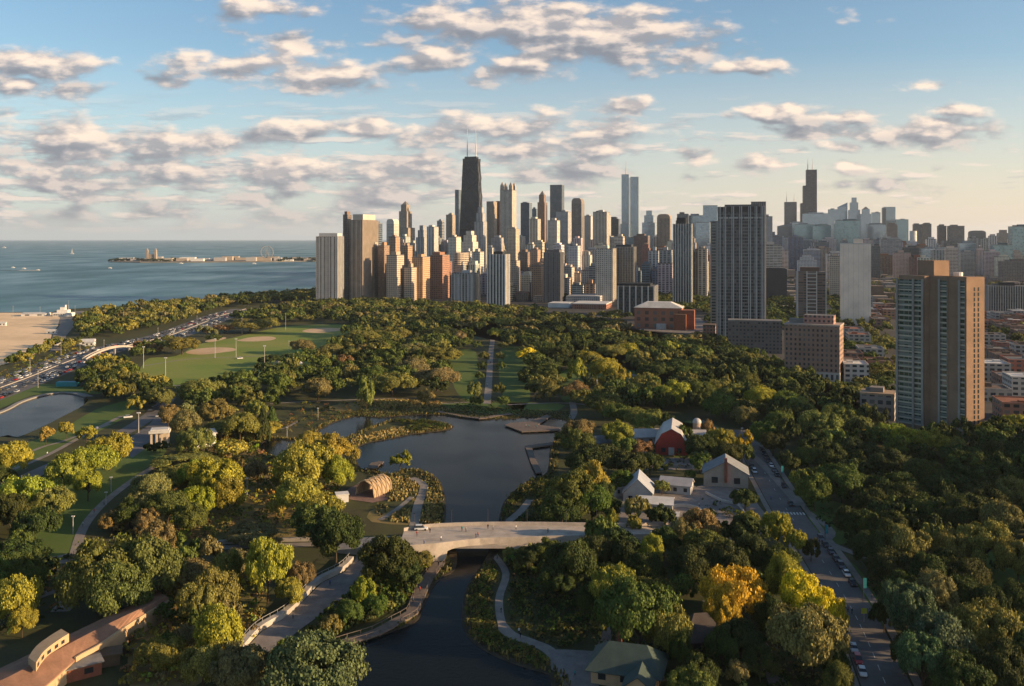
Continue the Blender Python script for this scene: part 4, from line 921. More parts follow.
HAND = [
 (98,573,70,'mg',18),(142,562,74,'mg',19),(120,586,58,'mg',15),(156,540,34,'br',14),(14,594,46,'yg',13),(28,574,38,'gr',11),(22,621,27,'yg',7),(-8,575,40,'gr',12),
 (226,570,30,'ol',12),(196,602,36,'ol',12),(214,588,44,'ol',13),(218,632,46,'yg',13),(171,640,22,'gr',6),(203,664,48,'ol',10),(240,667,50,'br',11),(188,636,24,'br',8),
 (268,566,42,'yg',17),(290,592,30,'go',8),(301,574,24,'rb',8),(314,664,90,'bl',15),(290,652,30,'yg',8),(364,590,22,'yg',7),(336,536,50,'dk',15),(318,522,44,'gr',14),(388,556,54,'dk',14),(400,568,36,'dk',9),(350,612,26,'gr',6),(375,603,24,'gr',6),(330,625,22,'ol',5),
 (10,456,34,'go',14),(46,434,15,'go',9),(66,428,14,'go',9),(86,433,18,'yg',8),(94,458,46,'yg',15),(110,448,42,'yg',16),(64,470,38,'yg',15),(88,484,28,'yg',11),(28,492,50,'yg',16),(52,502,34,'ol',12),(10,512,34,'dk',13),(34,524,44,'dk',13),(2,476,24,'dk',10),
 (150,488,40,'br',13),(168,504,38,'gr',13),(142,506,30,'br',11),(186,424,30,'br',14),(196,440,30,'ol',13),(190,474,26,'yg',12),(150,447,12,'dk',5),(160,446,14,'dk',5),(130,512,34,'dk',10),(112,520,26,'rb',7),(150,520,30,'rb',8),
 (212,476,48,'yg',17),(228,494,34,'yg',12),(198,500,32,'yg',12),(190,518,30,'gr',9),(188,412,22,'br',12),(214,410,30,'ol',13),(240,424,36,'ol',15),(256,408,22,'ol',12),(263,420,17,'dk',17,'cone'),(272,416,14,'gr',12,'cone'),
 (304,462,54,'go',20),(328,448,36,'go',13),(300,492,44,'go',14),(338,471,28,'yg',14),(322,508,38,'go',12),(276,506,22,'go',6),(258,470,20,'br',10),(346,450,20,'go',9),(285,478,24,'ol',8),(310,438,24,'go',8),
 (366,392,17,'ol',19,'tall'),(303,345,24,'br',13),(330,350,28,'ol',13),(365,336,34,'ol',14),(393,334,34,'ol',14),(344,362,20,'rb',11),(362,350,22,'br',12),(384,352,20,'yg',12),(396,352,22,'dk',13),(412,350,28,'br',13),(440,354,36,'ol',14),(437,377,44,'br',15),(414,368,32,'br',14),(392,382,46,'ol',15),(374,372,24,'gr',13),
 (318,388,30,'br',13),(301,377,15,'gr',9),(288,384,16,'gr',10),(331,372,18,'yg',10),(350,372,18,'br',12),(426,396,18,'br',9),(270,359,20,'dk',9),(286,358,16,'dk',9),(276,385,12,'ol',9),
 (200,388,44,'ol',15),(182,344,32,'ol',15),(238,392,24,'ol',13),(248,378,10,'dk',8,'cone'),(242,380,10,'dk',8,'cone'),(206,330,16,'br',12),(213,337,14,'dk',9),(225,328,20,'rb',10),(250,325,40,'ol',14),(270,322,20,'ol',13),(160,398,26,'ol',12),(168,415,24,'br',12),
 (528,354,19,'yl',13),(546,372,26,'gr',14),(550,388,24,'ol',13),(577,370,18,'yg',17,'tall'),(576,390,26,'rb',12),(590,358,24,'yg',15),(604,368,32,'yg',17),(615,376,22,'yg',14),(598,386,18,'ol',11),(560,354,24,'dk',13),(540,346,26,'dk',12),(612,350,28,'ol',13),(628,348,22,'yg',12),(640,358,22,'ol',13),(667,345,20,'yg',12),
 (654,370,34,'dk',14),(682,366,40,'dk',15),(702,354,20,'ol',12),(648,384,17,'dk',14,'cone'),(649,396,15,'yg',10),(604,402,36,'gr',15),(616,412,28,'gr',12),(676,394,34,'yg',14),(700,390,38,'gr',15),(716,388,28,'ol',14),(722,404,34,'gr',14),(690,372,30,'gr',13),(535,388,18,'dk',10),(540,396,10,'br',6),
 (484,356,10,'ol',9),(482,366,10,'gr',8),(479,376,10,'gr',8),(474,390,16,'ol',11),(500,356,10,'ol',9),(501,366,9,'gr',8),(499,389,13,'ol',10),(496,332,15,'yg',12),(442,334,30,'dk',14),(458,336,20,'br',12),
 (580,428,28,'rb',11),(580,442,32,'gr',12),(568,492,56,'gr',17),(590,478,32,'go',15),(592,500,36,'gr',14),(562,508,40,'dk',12),(602,494,24,'dk',12),(400,460,19,'yg',8),(564,436,18,'gr',8),
 (616,434,26,'yg',13),(650,420,32,'ol',14),(636,416,24,'ol',12),(600,455,44,'dk',14),(626,462,34,'dk',12),(584,462,34,'dk',12),(640,448,24,'rb',8),(636,508,22,'br',11),(612,520,14,'yg',9),(634,523,14,'go',8),(700,444,30,'dk',12),(684,436,18,'dk',11),(722,440,24,'yg',12),(742,442,18,'og',11),(708,428,14,'rb',10),(728,452,28,'dk',11),(668,424,14,'dk',14),(745,498,24,'dk',8),
 (700,524,38,'rb',12),(684,532,26,'br',10),(664,540,30,'dk',10),(750,518,20,'yg',7),(746,526,30,'dk',8),
 (735,588,62,'og',16),(722,610,34,'og',12),(784,580,36,'yg',15),(800,594,44,'yl',15),(822,604,32,'yl',13),(838,614,20,'yl',10),(812,636,76,'br',16),(778,528,24,'yg',12),(798,541,20,'yg',10),(811,548,16,'dk',7),(752,552,36,'dk',12),(722,562,46,'dk',12),(690,566,40,'dk',12),(780,560,34,'dk',11),(770,615,30,'dk',9),
 (640,612,78,'gr',18),(618,588,44,'yg',15),(668,624,46,'ol',14),(614,618,30,'gr',11),(570,562,50,'dk',15),(556,580,36,'dk',9),(594,548,30,'dk',11),(625,552,26,'dk',11),(652,552,24,'yg',11),(645,565,34,'dk',11),(738,670,22,'br',6),(700,672,36,'dk',8),(680,650,24,'dk',9),(722,648,34,'dk',10),(760,660,34,'dk',8),(690,688,40,'gr',9),(590,600,26,'dk',9),
 (906,546,44,'ol',14),(892,566,40,'dk',12),(932,536,20,'ol',12),(951,546,32,'ol',13),(985,540,50,'ol',15),(1004,520,44,'ol',15),(1018,556,40,'ol',14),(930,572,38,'dk',12),(965,572,40,'dk',12),(898,590,38,'dk',12),(906,606,46,'bl',14),(936,596,40,'br',13),(966,594,40,'dk',12),(992,604,36,'dk',12),
 (836,662,26,'dk',9),(838,682,30,'gr',9),(742,452,20,'gr',9),(764,432,26,'gr',12),(790,462,22,'dk',10),(884,612,22,'dk',9),(905,650,26,'dk',10),
 (528,556,26,'dk',7.5),(548,553,28,'gr',8),(570,552,30,'gr',8),(592,551,30,'dk',8.5),(512,556,14,'ol',4),(420,560,26,'ol',6),(476,400,13,'gr',7),(503,400,13,'gr',7),(477,345,9,'gr',8),(503,345,9,'ol',8),(622,480,26,'gr',9),(662,486,16,'ol',6),(606,506,28,'dk',9),(700,462,22,'gr',8),(650,462,24,'dk',9),(690,474,12,'gr',5),(628,446,22,'gr',10),
 (942,640,58,'bl',15),(922,662,46,'bl',13),(986,626,58,'ol',15),(1000,668,50,'dk',13),(962,680,50,'dk',12),(1026,660,40,'dk',12),(1020,600,40,'dk',12),(890,528,36,'dk',12),
 (842,481,42,'gr',14),(814,490,32,'gr',13),(800,478,20,'ol',10),(886,462,38,'dk',13),(858,450,38,'dk',12),(830,458,30,'dk',12),(808,456,28,'gr',12),(906,440,34,'yg',12),(932,444,34,'yg',12),(952,446,26,'ol',11),(892,432,26,'yg',10),(874,436,20,'og',9),
 (820,424,40,'ol',16),(838,414,32,'ol',14),(860,426,26,'ol',12),(800,408,28,'ol',14),(784,400,30,'gr',13),(778,420,26,'gr',13),(773,442,24,'dk',11),(760,398,32,'yg',14),(732,394,28,'ol',13),(744,414,24,'br',12),(786,384,24,'ol',12),(748,382,26,'gr',12),
 (966,458,40,'dk',13),(922,472,44,'dk',13),(948,486,44,'dk',13),(976,478,40,'dk',13),(1004,474,40,'dk',13),(902,494,44,'dk',13),(872,500,34,'dk',12),(928,510,44,'dk',13),(958,516,40,'dk',13),(1012,494,34,'ol',13),(1000,428,30,'yg',11),(1018,424,24,'yg',11),(984,430,18,'og',9),(866,524,36,'dk',11),(850,520,26,'dk',10),(990,452,36,'dk',12),(1020,456,30,'dk',12)]
TREES = []                                    # (x, y, radius, height, palette, shape, seed)
def add_tree(x, y, r, h, pal, kind=None, px=None): TREES.append([x, y, r, h, pal, kind or random.choice(['broad', 'broad', 'tall', 'loose']), random.randrange(10**6)])
for t_ in HAND:
    cx, cy, w, pal = t_[:4]; h = t_[4]; kd = t_[5] if len(t_) > 5 else None
    d = F*(CAMH-h*.6)/(cy-HY); add_tree((cx-512)/F*d, d, w/2/F*d*1.14, h*1.04, pal, kd)
n_hand = len(TREES)
# filler, in ground metres, kept off lawns, water, roads, buildings
FREE_NOT = [[(p[0]) for p in []]]
def gpoly(P): return [tuple(G(*p)[:2]) for p in P]
KEEP_OFF = [gpoly(k) for k in lawns] + [gpoly(FIELD), PONDW, LAGW, gpoly(BEACH)] + [gpoly(k) for k in [
 [(585,418),(625,418),(625,448),(585,448)],[(640,420),(716,420),(716,464),(640,464)],[(618,470),(700,470),(700,530),(618,530)],[(700,458),(760,458),(775,545),(720,545),(690,500)],
 [(596,630),(676,630),(690,700),(590,700)],[(-20,596),(170,585),(150,650),(110,700),(-20,700)],[(236,545),(380,545),(380,585),(280,660),(236,660)],[(330,465),(445,465),(445,528),(330,512)],[(400,520),(620,520),(640,548),(400,552)],
 [(480,326),(500,326),(506,404),(476,404)],[(490,560),(600,560),(600,650),(490,645)],[(390,560),(460,550),(440,620),(330,660),(310,640)],[(300,655),(350,640),(350,700),(270,700)],[(632,312),(704,312),(716,342),(620,340)],[(148,424),(214,424),(214,448),(148,450)],
 [(262,435),(300,435),(300,460),(262,462)],[(355,396),(560,396),(560,416),(355,418)],[(545,300),(632,300),(632,318),(545,318)]]]
HW = [(p.x, p.y) for p in smooth_line([G(*p) for p in LSD])]
RD = MR2; PD = [(p.x, p.y) for p in smooth_line([G(*p) for p in [(-40,510),(0,490),(50,467),(100,445),(138,424),(160,408),(168,398)]])]
SP = [(p.x, p.y) for p in smooth_line([G(*p) for p in [(163,461),(132,481),(104,503),(84,527),(75,553)]])]
def near_line(x, y, L, r):
    for i in range(len(L)-1):
        ax, ay = L[i][:2]; bx, by = L[i+1][:2]; dx, dy = bx-ax, by-ay; q = dx*dx+dy*dy
        t = max(0, min(1, ((x-ax)*dx+(y-ay)*dy)/q)) if q else 0
        if (x-ax-t*dx)**2+(y-ay-t*dy)**2 < r*r: return True
    return False
REGS = [  # outline, spacing, palettes, heights
 ([(76,322),(112,312),(180,305),(214,302),(262,297),(318,294),(334,300),(250,306),(196,322),(150,330),(98,340),(78,334)], 17, ['ol','ol','go','br','dk','gr','dk','ol'], (9,15)),
 ([(230,320),(330,302),(420,304),(520,311),(640,331),(700,336),(724,352),(735,372),(700,372),(640,348),(560,342),(500,338),(440,330),(352,326),(340,322),(270,324)], 19, ['dk','gr','dk','gr','ol','ol','br','dk'], (8,13)),
 ([(300,340),(352,326),(470,338),(470,396),(440,402),(300,400),(262,412),(200,410),(210,388),(280,382)], 17, ['dk','gr','ol','gr'], (9,16)),
 ([(505,342),(700,352),(740,382),(770,420),(740,440),(690,416),(640,416),(590,420),(560,404),(530,402)], 16, ['dk','dk','gr','ol'], (9,15)),
 ([(724,352),(790,386),(862,412),(880,440),(1040,440),(1230,450),(1250,540),(880,535),(850,500),(800,500),(764,440),(740,430)], 14.5, ['dk','dk','gr','dk'], (9,15)),
 ([(880,535),(1250,540),(1300,720),(930,700),(880,620),(862,560)], 14, ['dk','dk','bl'], (8,13)),
 ([(66,350),(100,362),(150,374),(170,398),(150,420),(112,412),(92,398),(80,384),(96,372)], 13, ['dk','gr','ol','go'], (8,12)),
 ([(40,350),(62,345),(96,338),(90,346),(60,358),(36,364),(10,372),(0,380),(0,370)], 13, ['ol','go','gr'], (7,11)),
 ([(130,345),(160,338),(176,338),(170,352),(150,357),(136,364)], 12, ['ol','rb','gr'], (7,10)),
 ([(168,400),(262,412),(300,440),(262,462),(262,500),(300,520),(360,520),(330,552),(190,552),(110,560),(100,530),(140,490),(170,470)], 25, ['ol','go','br','gr','go'], (5,9)),
 ([(560,299),(720,297),(724,330),(700,334),(628,322),(560,316)], 17, ['dk','gr','ol'], (8,12)),
 ([(700,336),(724,346),(790,374),(850,396),(866,420),(900,438),(880,442),(780,390),(724,356)], 13, ['dk','gr','ol'], (8,12)),
 ([(846,340),(893,345),(893,392),(866,408),(850,392)], 19, ['dk','gr','ol'], (7,10)),
 ([(768,300),(850,300),(850,330),(768,330)], 22, ['dk','gr'], (8,11)),
 ([(-150,500),(0,500),(60,540),(60,575),(130,640),(-150,600)], 13, ['dk','gr','dk'], (7,11)),
 ([(170,560),(262,560),(290,600),(240,640),(200,700),(140,700),(160,640)], 12, ['ol','gr','br'], (6,10)),
 ([(560,530),(700,530),(760,545),(800,560),(850,640),(860,700),(690,700),(676,630),(600,640),(600,560)], 13.5, ['dk','dk','gr'], (8,12)),
]
grid = {}
def clash(x, y, r):
    k = int(x//30), int(y//30)
    for a in (-1,0,1):
        for b in (-1,0,1):
            for (X, Y, R_) in grid.get((k[0]+a, k[1]+b), ()):
                if (X-x)**2+(Y-y)**2 < (.62*(R_+r))**2: return True
    return False
def put(x, y, r): grid.setdefault((int(x//30), int(y//30)), []).append((x, y, r))
for t_ in TREES: put(t_[0], t_[1], t_[2])
rt = random.Random(5)
for poly, sp, pals, (h0, h1) in REGS:
    gp = gpoly(poly); xs = [p[0] for p in gp]; ys = [p[1] for p in gp]
    y = min(ys)
    while y < max(ys):
        x = min(xs)
        while x < max(xs):
            X, Y = x+rt.uniform(-.45,.45)*sp, y+rt.uniform(-.45,.45)*sp; x += sp*.8
            if not inside(X, Y, gp): continue
            r = rt.choice([rt.uniform(.34, .5), rt.uniform(.5, .72)])*sp
            if any(inside(X, Y, k) for k in KEEP_OFF): continue
            if near_line(X, Y, HW, 28) or near_line(X, Y, RD, 8.5+r*.35) or near_line(X, Y, PD, 8) or near_line(X, Y, SP, 4+r*.5): continue
            if clash(X, Y, r): continue
            put(X, Y, r); TREES.append([X, Y, r, rt.uniform(h0, h1), rt.choice(pals), rt.choice(['broad','tall','loose']), rt.randrange(10**6)])
        y += sp*.8
for (x, y, r) in LOWTREES: TREES.append([x, y, r, rt.uniform(8, 12), rt.choice(['dk','gr','ol','ol']), 'broad', rt.randrange(10**6)])
ALLT = TREES; order = sorted(range(len(ALLT)), key=lambda i: -(ALLT[i][2]/ALLT[i][1]*(3 if i < n_hand else 1)))
REG_EXTRA = 0
def framed(t): px, py = PX((t[0], t[1], t[3]*.5)); return -40 < px < 1064 and py < 720
def beside(t): px, py = PX((t[0], t[1], t[3]*.5)); return -160 < px < 1300 and py < 760
ONE = [i for i in order if framed(ALLT[i])][:300]; one_ = set(ONE); REST = [i for i in order if i not in one_ and beside(ALLT[i])]
TLAND = [(15,650,'the long brown-roofed building'),(300,610,'the paved walk by the channel'),(400,610,'the left boardwalk'),(375,485,'the ribbed pavilion'),(500,535,'the stone bridge'),(40,415,'the curved lagoon'),(180,435,'the cream gate pavilion'),
 (240,350,'the ball fields'),(100,350,'the footbridge over the highway'),(330,300,'the grey lakefront slab'),(490,370,'the straight garden path'),(535,425,'the angled boardwalk deck'),(430,425,'the reed island'),(670,440,'the red barn'),(640,495,'the white farm buildings'),(728,475,'the gabled cottage'),
 (635,665,'the green-roofed kiosk'),(790,520,'the crosswalk'),(830,570,'the park road'),(850,660,'the white car on the road'),(940,420,'the brick tower'),(814,365,'the brown brick block'),(740,340,'the large striped tower'),(664,320,'the red brick museum'),(1010,450,'the white row house'),(700,630,'the dark pyramid roof'),(110,500,'the curved footpath'),(870,548,'the side path'),(530,600,'the winding bank path')]
SHN = {'broad': 'round-crowned', 'tall': 'upright', 'loose': 'loose-crowned', 'cone': 'pointed'}
for i in ONE:
    x, y, r, h, pal, kd, sd = ALLT[i]; px, py = PX((x, y, h*.6)); w = 2*r/y*F
    lod = 0 if w > 26 else (1 if w > 13 else 2)
    L = min(TLAND, key=lambda l: abs(l[0]-px)+1.3*abs(l[1]-py)); dx, dy = px-L[0], py-L[1]
    rel = ('right of' if dx > 0 else 'left of') if abs(dx) > 1.1*abs(dy) else ('beyond' if dy < 0 else 'this side of')
    size = 'very large' if w > 55 else ('large' if w > 38 else ('mid-sized' if w > 22 else 'small'))
    t = thing('conifer' if kd == 'cone' else 'tree', (x, y, 0), '%s %s %s tree %s %s' % (size, PAL[pal][1], SHN[kd], rel, L[2]), 'tree', 'trees of the park'); t['px'] = px; t['py'] = py
    g = random.Random(sd); rz = g.uniform(0, 6.28)
    me = PROTO[(kd, lod, g.randrange(4 if kd != 'cone' and lod < 2 else 2))]
    c = part('crown', me, t, color=tuple(v*g.uniform(.88, 1.14) for v in PAL[pal][0])); c.scale = (r, r, h); c.rotation_euler = (0, 0, rz)
    k = part('trunk', TRUNKS[g.randrange(4)], t); k.scale = (r*.9, r*.9, h); k.rotation_euler = (0, 0, rz)
# the remaining trees, far off, as one mass
def mass(name, items, protos, label, mat):
    Vs, Qs, Ts, Cs = [], [], [], []; o = 0; qo = []
    for (x, y, r, h, col, sd) in items:
        V, Q, T_ = protos[sd % len(protos)]; a = (sd % 628)/100; c, s = math.cos(a), math.sin(a)
        W_ = np.empty_like(V); W_[:, 0] = (V[:, 0]*c-V[:, 1]*s)*r+x; W_[:, 1] = (V[:, 0]*s+V[:, 1]*c)*r+y; W_[:, 2] = V[:, 2]*h
        Vs.append(W_); Qs.append(Q+o); Ts.append(T_+o); o += len(V)
        Cs.append(np.tile(np.array([*col, 1.0], np.float32), (len(V), 1)))
    V = np.concatenate(Vs); me = mesh_np(name, V, np.concatenate(Qs), np.concatenate(Ts), mat)
    at = me.attributes.new('tint', 'FLOAT_COLOR', 'POINT'); at.data.foreach_set('color', np.concatenate(Cs).ravel().astype(np.float32))
    ob = bpy.data.objects.new(name, me); COL.objects.link(ob); ob['kind'] = 'stuff'; ob['label'] = label; return ob
FARP = [crown_arrays(900+k, ['broad','tall','loose'][k % 3], 26, 850, .165) for k in range(6)]
MIDP = [crown_arrays(950+k, ['broad','tall','loose'][k % 3], 34, 2300, .105) for k in range(6)]
for nm, sel, pr in (('woodland', [i for i in REST if ALLT[i][1] < 900], MIDP), ('far_woodland', [i for i in REST if ALLT[i][1] >= 900], FARP)):
    mass(nm, [(ALLT[i][0], ALLT[i][1], ALLT[i][2], ALLT[i][3], tuple(v*q for v in PAL[ALLT[i][4]][0] for q in (random.Random(i).uniform(.7,1.15),)), ALLT[i][6]) for i in sel], pr, 'the mass of park trees further off' if nm == 'woodland' else 'the far belt of park and street trees before the towers', M_leafA)
    print(nm, len(sel))
print('TREES', len(ALLT), 'single', len(ONE), 'mass', len(REST))
# undergrowth: low bushes
PATHKEEP = [[(p.x, p.y) for p in [G(*q) for q in L]] for L in [[(414,526),(418,505),(424,486),(412,478)],[(380,520),(396,510),(412,497)],[(385,503),(440,503)],[(495,556),(506,574),(499,600),(505,630),(530,642),(548,650)],[(505,524),(520,512),(530,500)],[(440,562),(428,577),(417,600),(412,612),(396,621),(376,632),(350,640),(318,650)],[(200,549),(262,546),(330,544),(398,541)],[(602,538),(640,537),(700,534)],[(602,543),(640,542),(700,538)],[(602,533),(700,530)],[(398,548),(372,548),(330,547)],[(398,554),(372,552)]]]
BUSHP = [crown_arrays(700+k, 'broad', 8, 150, .23, True) for k in range(5)]
items = []
UND = [([(186,440),(262,432),(300,462),(340,478),(330,540),(200,545),(170,540),(110,545),(110,520),(170,470)], 1300, ['rb','br','go','ol','go','br','gr','yg'], (.7,2.4)),
 ([(430,560),(452,556),(430,585),(412,604),(380,618),(330,640),(300,650),(320,620),(360,592),(380,570)], 420, ['dk','gr','ol','gr'], (.8,2.4)),
 ([(500,560),(600,556),(606,600),(600,640),(560,650),(510,630),(508,600),(512,575)], 420, ['dk','dk','gr','ol'], (.6,1.6)),
 ([(470,590),(492,560),(500,575),(494,600),(498,635),(540,652),(552,668),(500,654),(474,636)], 300, ['ol','gr','ol'], (.5,1.3)),
 ([(395,421),(420,421),(446,425),(444,430),(412,433)], 160, ['gr','dk'], (.8,1.8)),
 ([(500,500),(530,482),(552,475),(566,500),(560,524),(505,524)], 300, ['ol','gr','dk'], (.6,1.5)),
 ([(506,560),(640,556),(650,572),(560,576),(504,572)], 130, ['dk','gr','ol'], (2.6,4.0)),
 ([(398,559),(446,560),(440,566),(430,574),(400,570)], 50, ['go','ol','gr'], (1.4,3.2)),
 ([(140,590),(262,570),(262,640),(180,690),(120,690)], 450, ['rb','br','ol','go','go'], (.7,2.2)),
 ([(0,560),(140,560),(90,600),(0,640)], 200, ['dk','rb','gr'], (.7,2)),
 ([(620,470),(690,470),(700,440),(600,440)], 160, ['dk','rb','gr','br'], (.7,1.8)),
 ([(700,500),(740,500),(750,530),(720,524)], 30, ['dk','gr'], (.8,1.8)),
 ([(560,640),(700,625),(860,640),(860,690),(680,700)], 320, ['dk','dk','br'], (.8,2)),
 ([(300,404),(440,402),(440,414),(350,416),(300,432),(270,436)], 260, ['br','rb','dk','ol'], (.7,1.8)),
 ([(800,505),(860,560),(880,620),(900,700),(1000,700),(1000,540)], 260, ['dk'], (.8,2)),
 ([(0,372),(60,352),(100,345),(60,362),(20,376),(0,392)], 160, ['go','ol','gr'], (.7,2)),
 ([(440,398),(470,400),(520,402),(520,410),(470,412)], 60, ['gr','dk'], (.6,1.6))]
for poly, n, pals, (r0, r1) in UND:
    gp = gpoly(poly); xs = [p[0] for p in gp]; ys = [p[1] for p in gp]; k = 0; tries = 0
    while k < n and tries < n*12:
        tries += 1; X, Y = rt.uniform(min(xs), max(xs)), rt.uniform(min(ys), max(ys))
        if not inside(X, Y, gp) or inside(X, Y, PONDW) or (-38 < X < 36 and 286.5 < Y < 311) or (30 < X < 90 and 289 < Y < 313) or near_line(X, Y, RD, 8.5) or near_line(X, Y, SP, 3) or any(near_line(X, Y, K, 3) for K in PATHKEEP): continue
        px_, py_ = PX((X, Y, 0))
        if 236 < px_ < 380 and inside(px_, py_, [(240,657),(262,632),(290,615),(322,583),(350,560),(374,552),(376,574),(340,606),(300,634),(264,660)]): continue
        if 495 < px_ < 606 and inside(px_, py_, [(550,650),(604,650),(612,636),(604,690),(560,690)]): continue
        r = rt.uniform(r0, r1); items.append((X, Y, r, r*rt.uniform(1.0, 1.7), tuple(v*rt.uniform(.75,1.2) for v in PAL[rt.choice(pals)][0]), rt.randrange(10**6))); k += 1
mass('undergrowth', items, BUSHP, 'low wild bushes and prairie plants between paths and ponds', M_leafA)
# reeds and long grass: upright blades
def reeds(name, polys, label, cols, dens, hgt, keep_out=True):
    g = np.random.default_rng(len(name)); Q = []; C = []
    for poly in polys:
        gp = gpoly(poly); xs = [p[0] for p in gp]; ys = [p[1] for p in gp]; A = (max(xs)-min(xs))*(max(ys)-min(ys)); n = int(A*dens)
        X = g.uniform(min(xs), max(xs), n); Y = g.uniform(min(ys), max(ys), n)
        for x, y in zip(X, Y):
            if not inside(x, y, gp) or (keep_out and inside(x, y, PONDW)) or any(near_line(x, y, K, 1.9) for K in PATHKEEP): continue
            a = g.uniform(0, 3.14); w = g.uniform(.2, .5); h = g.uniform(.55, 1.0)*hgt; dx, dy = math.cos(a)*w, math.sin(a)*w; lx, ly = g.normal()*.2, g.normal()*.2
            Q.append([(x-dx, y-dy, 0.03), (x+dx, y+dy, 0.03), (x+dx*.7+lx, y+dy*.7+ly, h), (x-dx*.7+lx, y-dy*.7+ly, h*.92)]); C.append(np.array(cols[g.integers(len(cols))])*g.uniform(.7, 1.25))
    V = np.array(Q).reshape(-1, 3); me = mesh_np(name, V, np.arange(len(V)).reshape(-1, 4), np.zeros((0, 3), int), M_leafA)
    at = me.attributes.new('tint', 'FLOAT_COLOR', 'POINT'); at.data.foreach_set('color', np.repeat(np.concatenate([np.array(C), np.ones((len(C), 1))], 1), 4, axis=0).astype(np.float32).ravel())
    ob = bpy.data.objects.new(name, me); COL.objects.link(ob); ob['kind'] = 'stuff'; ob['label'] = label
reeds('reeds', [[(352,450),(366,443),(390,438.5),(412,434),(446,430.5),(446,427),(420,428),(395,428),(370,434),(352,440)],[(390,478),(416,478),(421,492),(421,505),(388,503)],[(425,488),(441,492),(443,512),(436,520),(426,510)],
   [(385,508),(440,514),(440,526),(390,522)],[(356,401),(400,400),(442,404),(440,408),(360,408)],[(258,446),(270,438),(300,440),(296,452),(262,455),(276,470),(330,470),(330,452)]], 'golden reeds and prairie grass round the pond', [(.33,.25,.08),(.27,.19,.07),(.17,.16,.05)], 1.6, 1.3, True)
reeds('long_grass', [[(350,455),(357,468),(392,476),(400,470),(420,470),(436,479),(442,492),(444,520),(440,527),(380,520),(372,505),(388,500)],[(470,590),(490,560),(500,572),(492,600),(498,635),(540,652),(550,672),(500,656),(474,638),(466,612)],[(500,520),(522,488),(550,473),(560,492),(540,526)],
   [(440,578),(452,556),(456,560),(450,590),(420,612),(414,606),(428,590)],[(340,412),(440,405),(500,408),(570,412),(572,420),(500,417),(440,415),(350,419)],[(506,560),(600,560),(600,640),(560,648),(506,628),(500,600)]], 'long green-brown grass on the banks', [(.085,.085,.03),(.06,.07,.02),(.12,.10,.035)], .9, .8)

g_ = np.random.default_rng(77); Q_ = []; C_ = []
for i in range(len(PONDW)):
    a, c = Vector(PONDW[i]), Vector(PONDW[(i+1) % len(PONDW)]); L_ = (c-a).length
    if L_ < .01: continue
    n_ = Vector(((c-a).y, -(c-a).x))/L_
    if inside(*( (a+c)/2+n_*1.0), PONDW): n_ = -n_
    for k in range(int(L_*5)):
        p = a.lerp(c, g_.random())+n_*(g_.random()**1.5*3.2-.3)
        if any(near_line(p.x, p.y, K, 2.2) for K in PATHKEEP) or (-38 < p.x < 36 and 286.5 < p.y < 311): continue
        t_ = g_.uniform(0, 3.14); w_ = g_.uniform(.15, .45); h_ = g_.uniform(.5, 1.5); dx, dy = math.cos(t_)*w_, math.sin(t_)*w_; lx, ly = g_.normal()*.2, g_.normal()*.2
        Q_.append([(p.x-dx, p.y-dy, .05), (p.x+dx, p.y+dy, .05), (p.x+dx*.6+lx, p.y+dy*.6+ly, h_), (p.x-dx*.6+lx, p.y-dy*.6+ly, h_*.9)]); C_.append(np.array([(.10,.095,.03),(.07,.08,.02),(.17,.13,.04)][g_.integers(3)])*g_.uniform(.7,1.25))
V_ = np.array(Q_).reshape(-1, 3); me = mesh_np('bank_reeds', V_, np.arange(len(V_)).reshape(-1, 4), np.zeros((0, 3), int), M_leafA)
at = me.attributes.new('tint', 'FLOAT_COLOR', 'POINT'); at.data.foreach_set('color', np.repeat(np.concatenate([np.array(C_), np.ones((len(C_), 1))], 1), 4, axis=0).astype(np.float32).ravel())
ob = bpy.data.objects.new('bank_reeds', me); COL.objects.link(ob); ob['kind'] = 'stuff'; ob['label'] = 'fringe of reeds along the waterline'
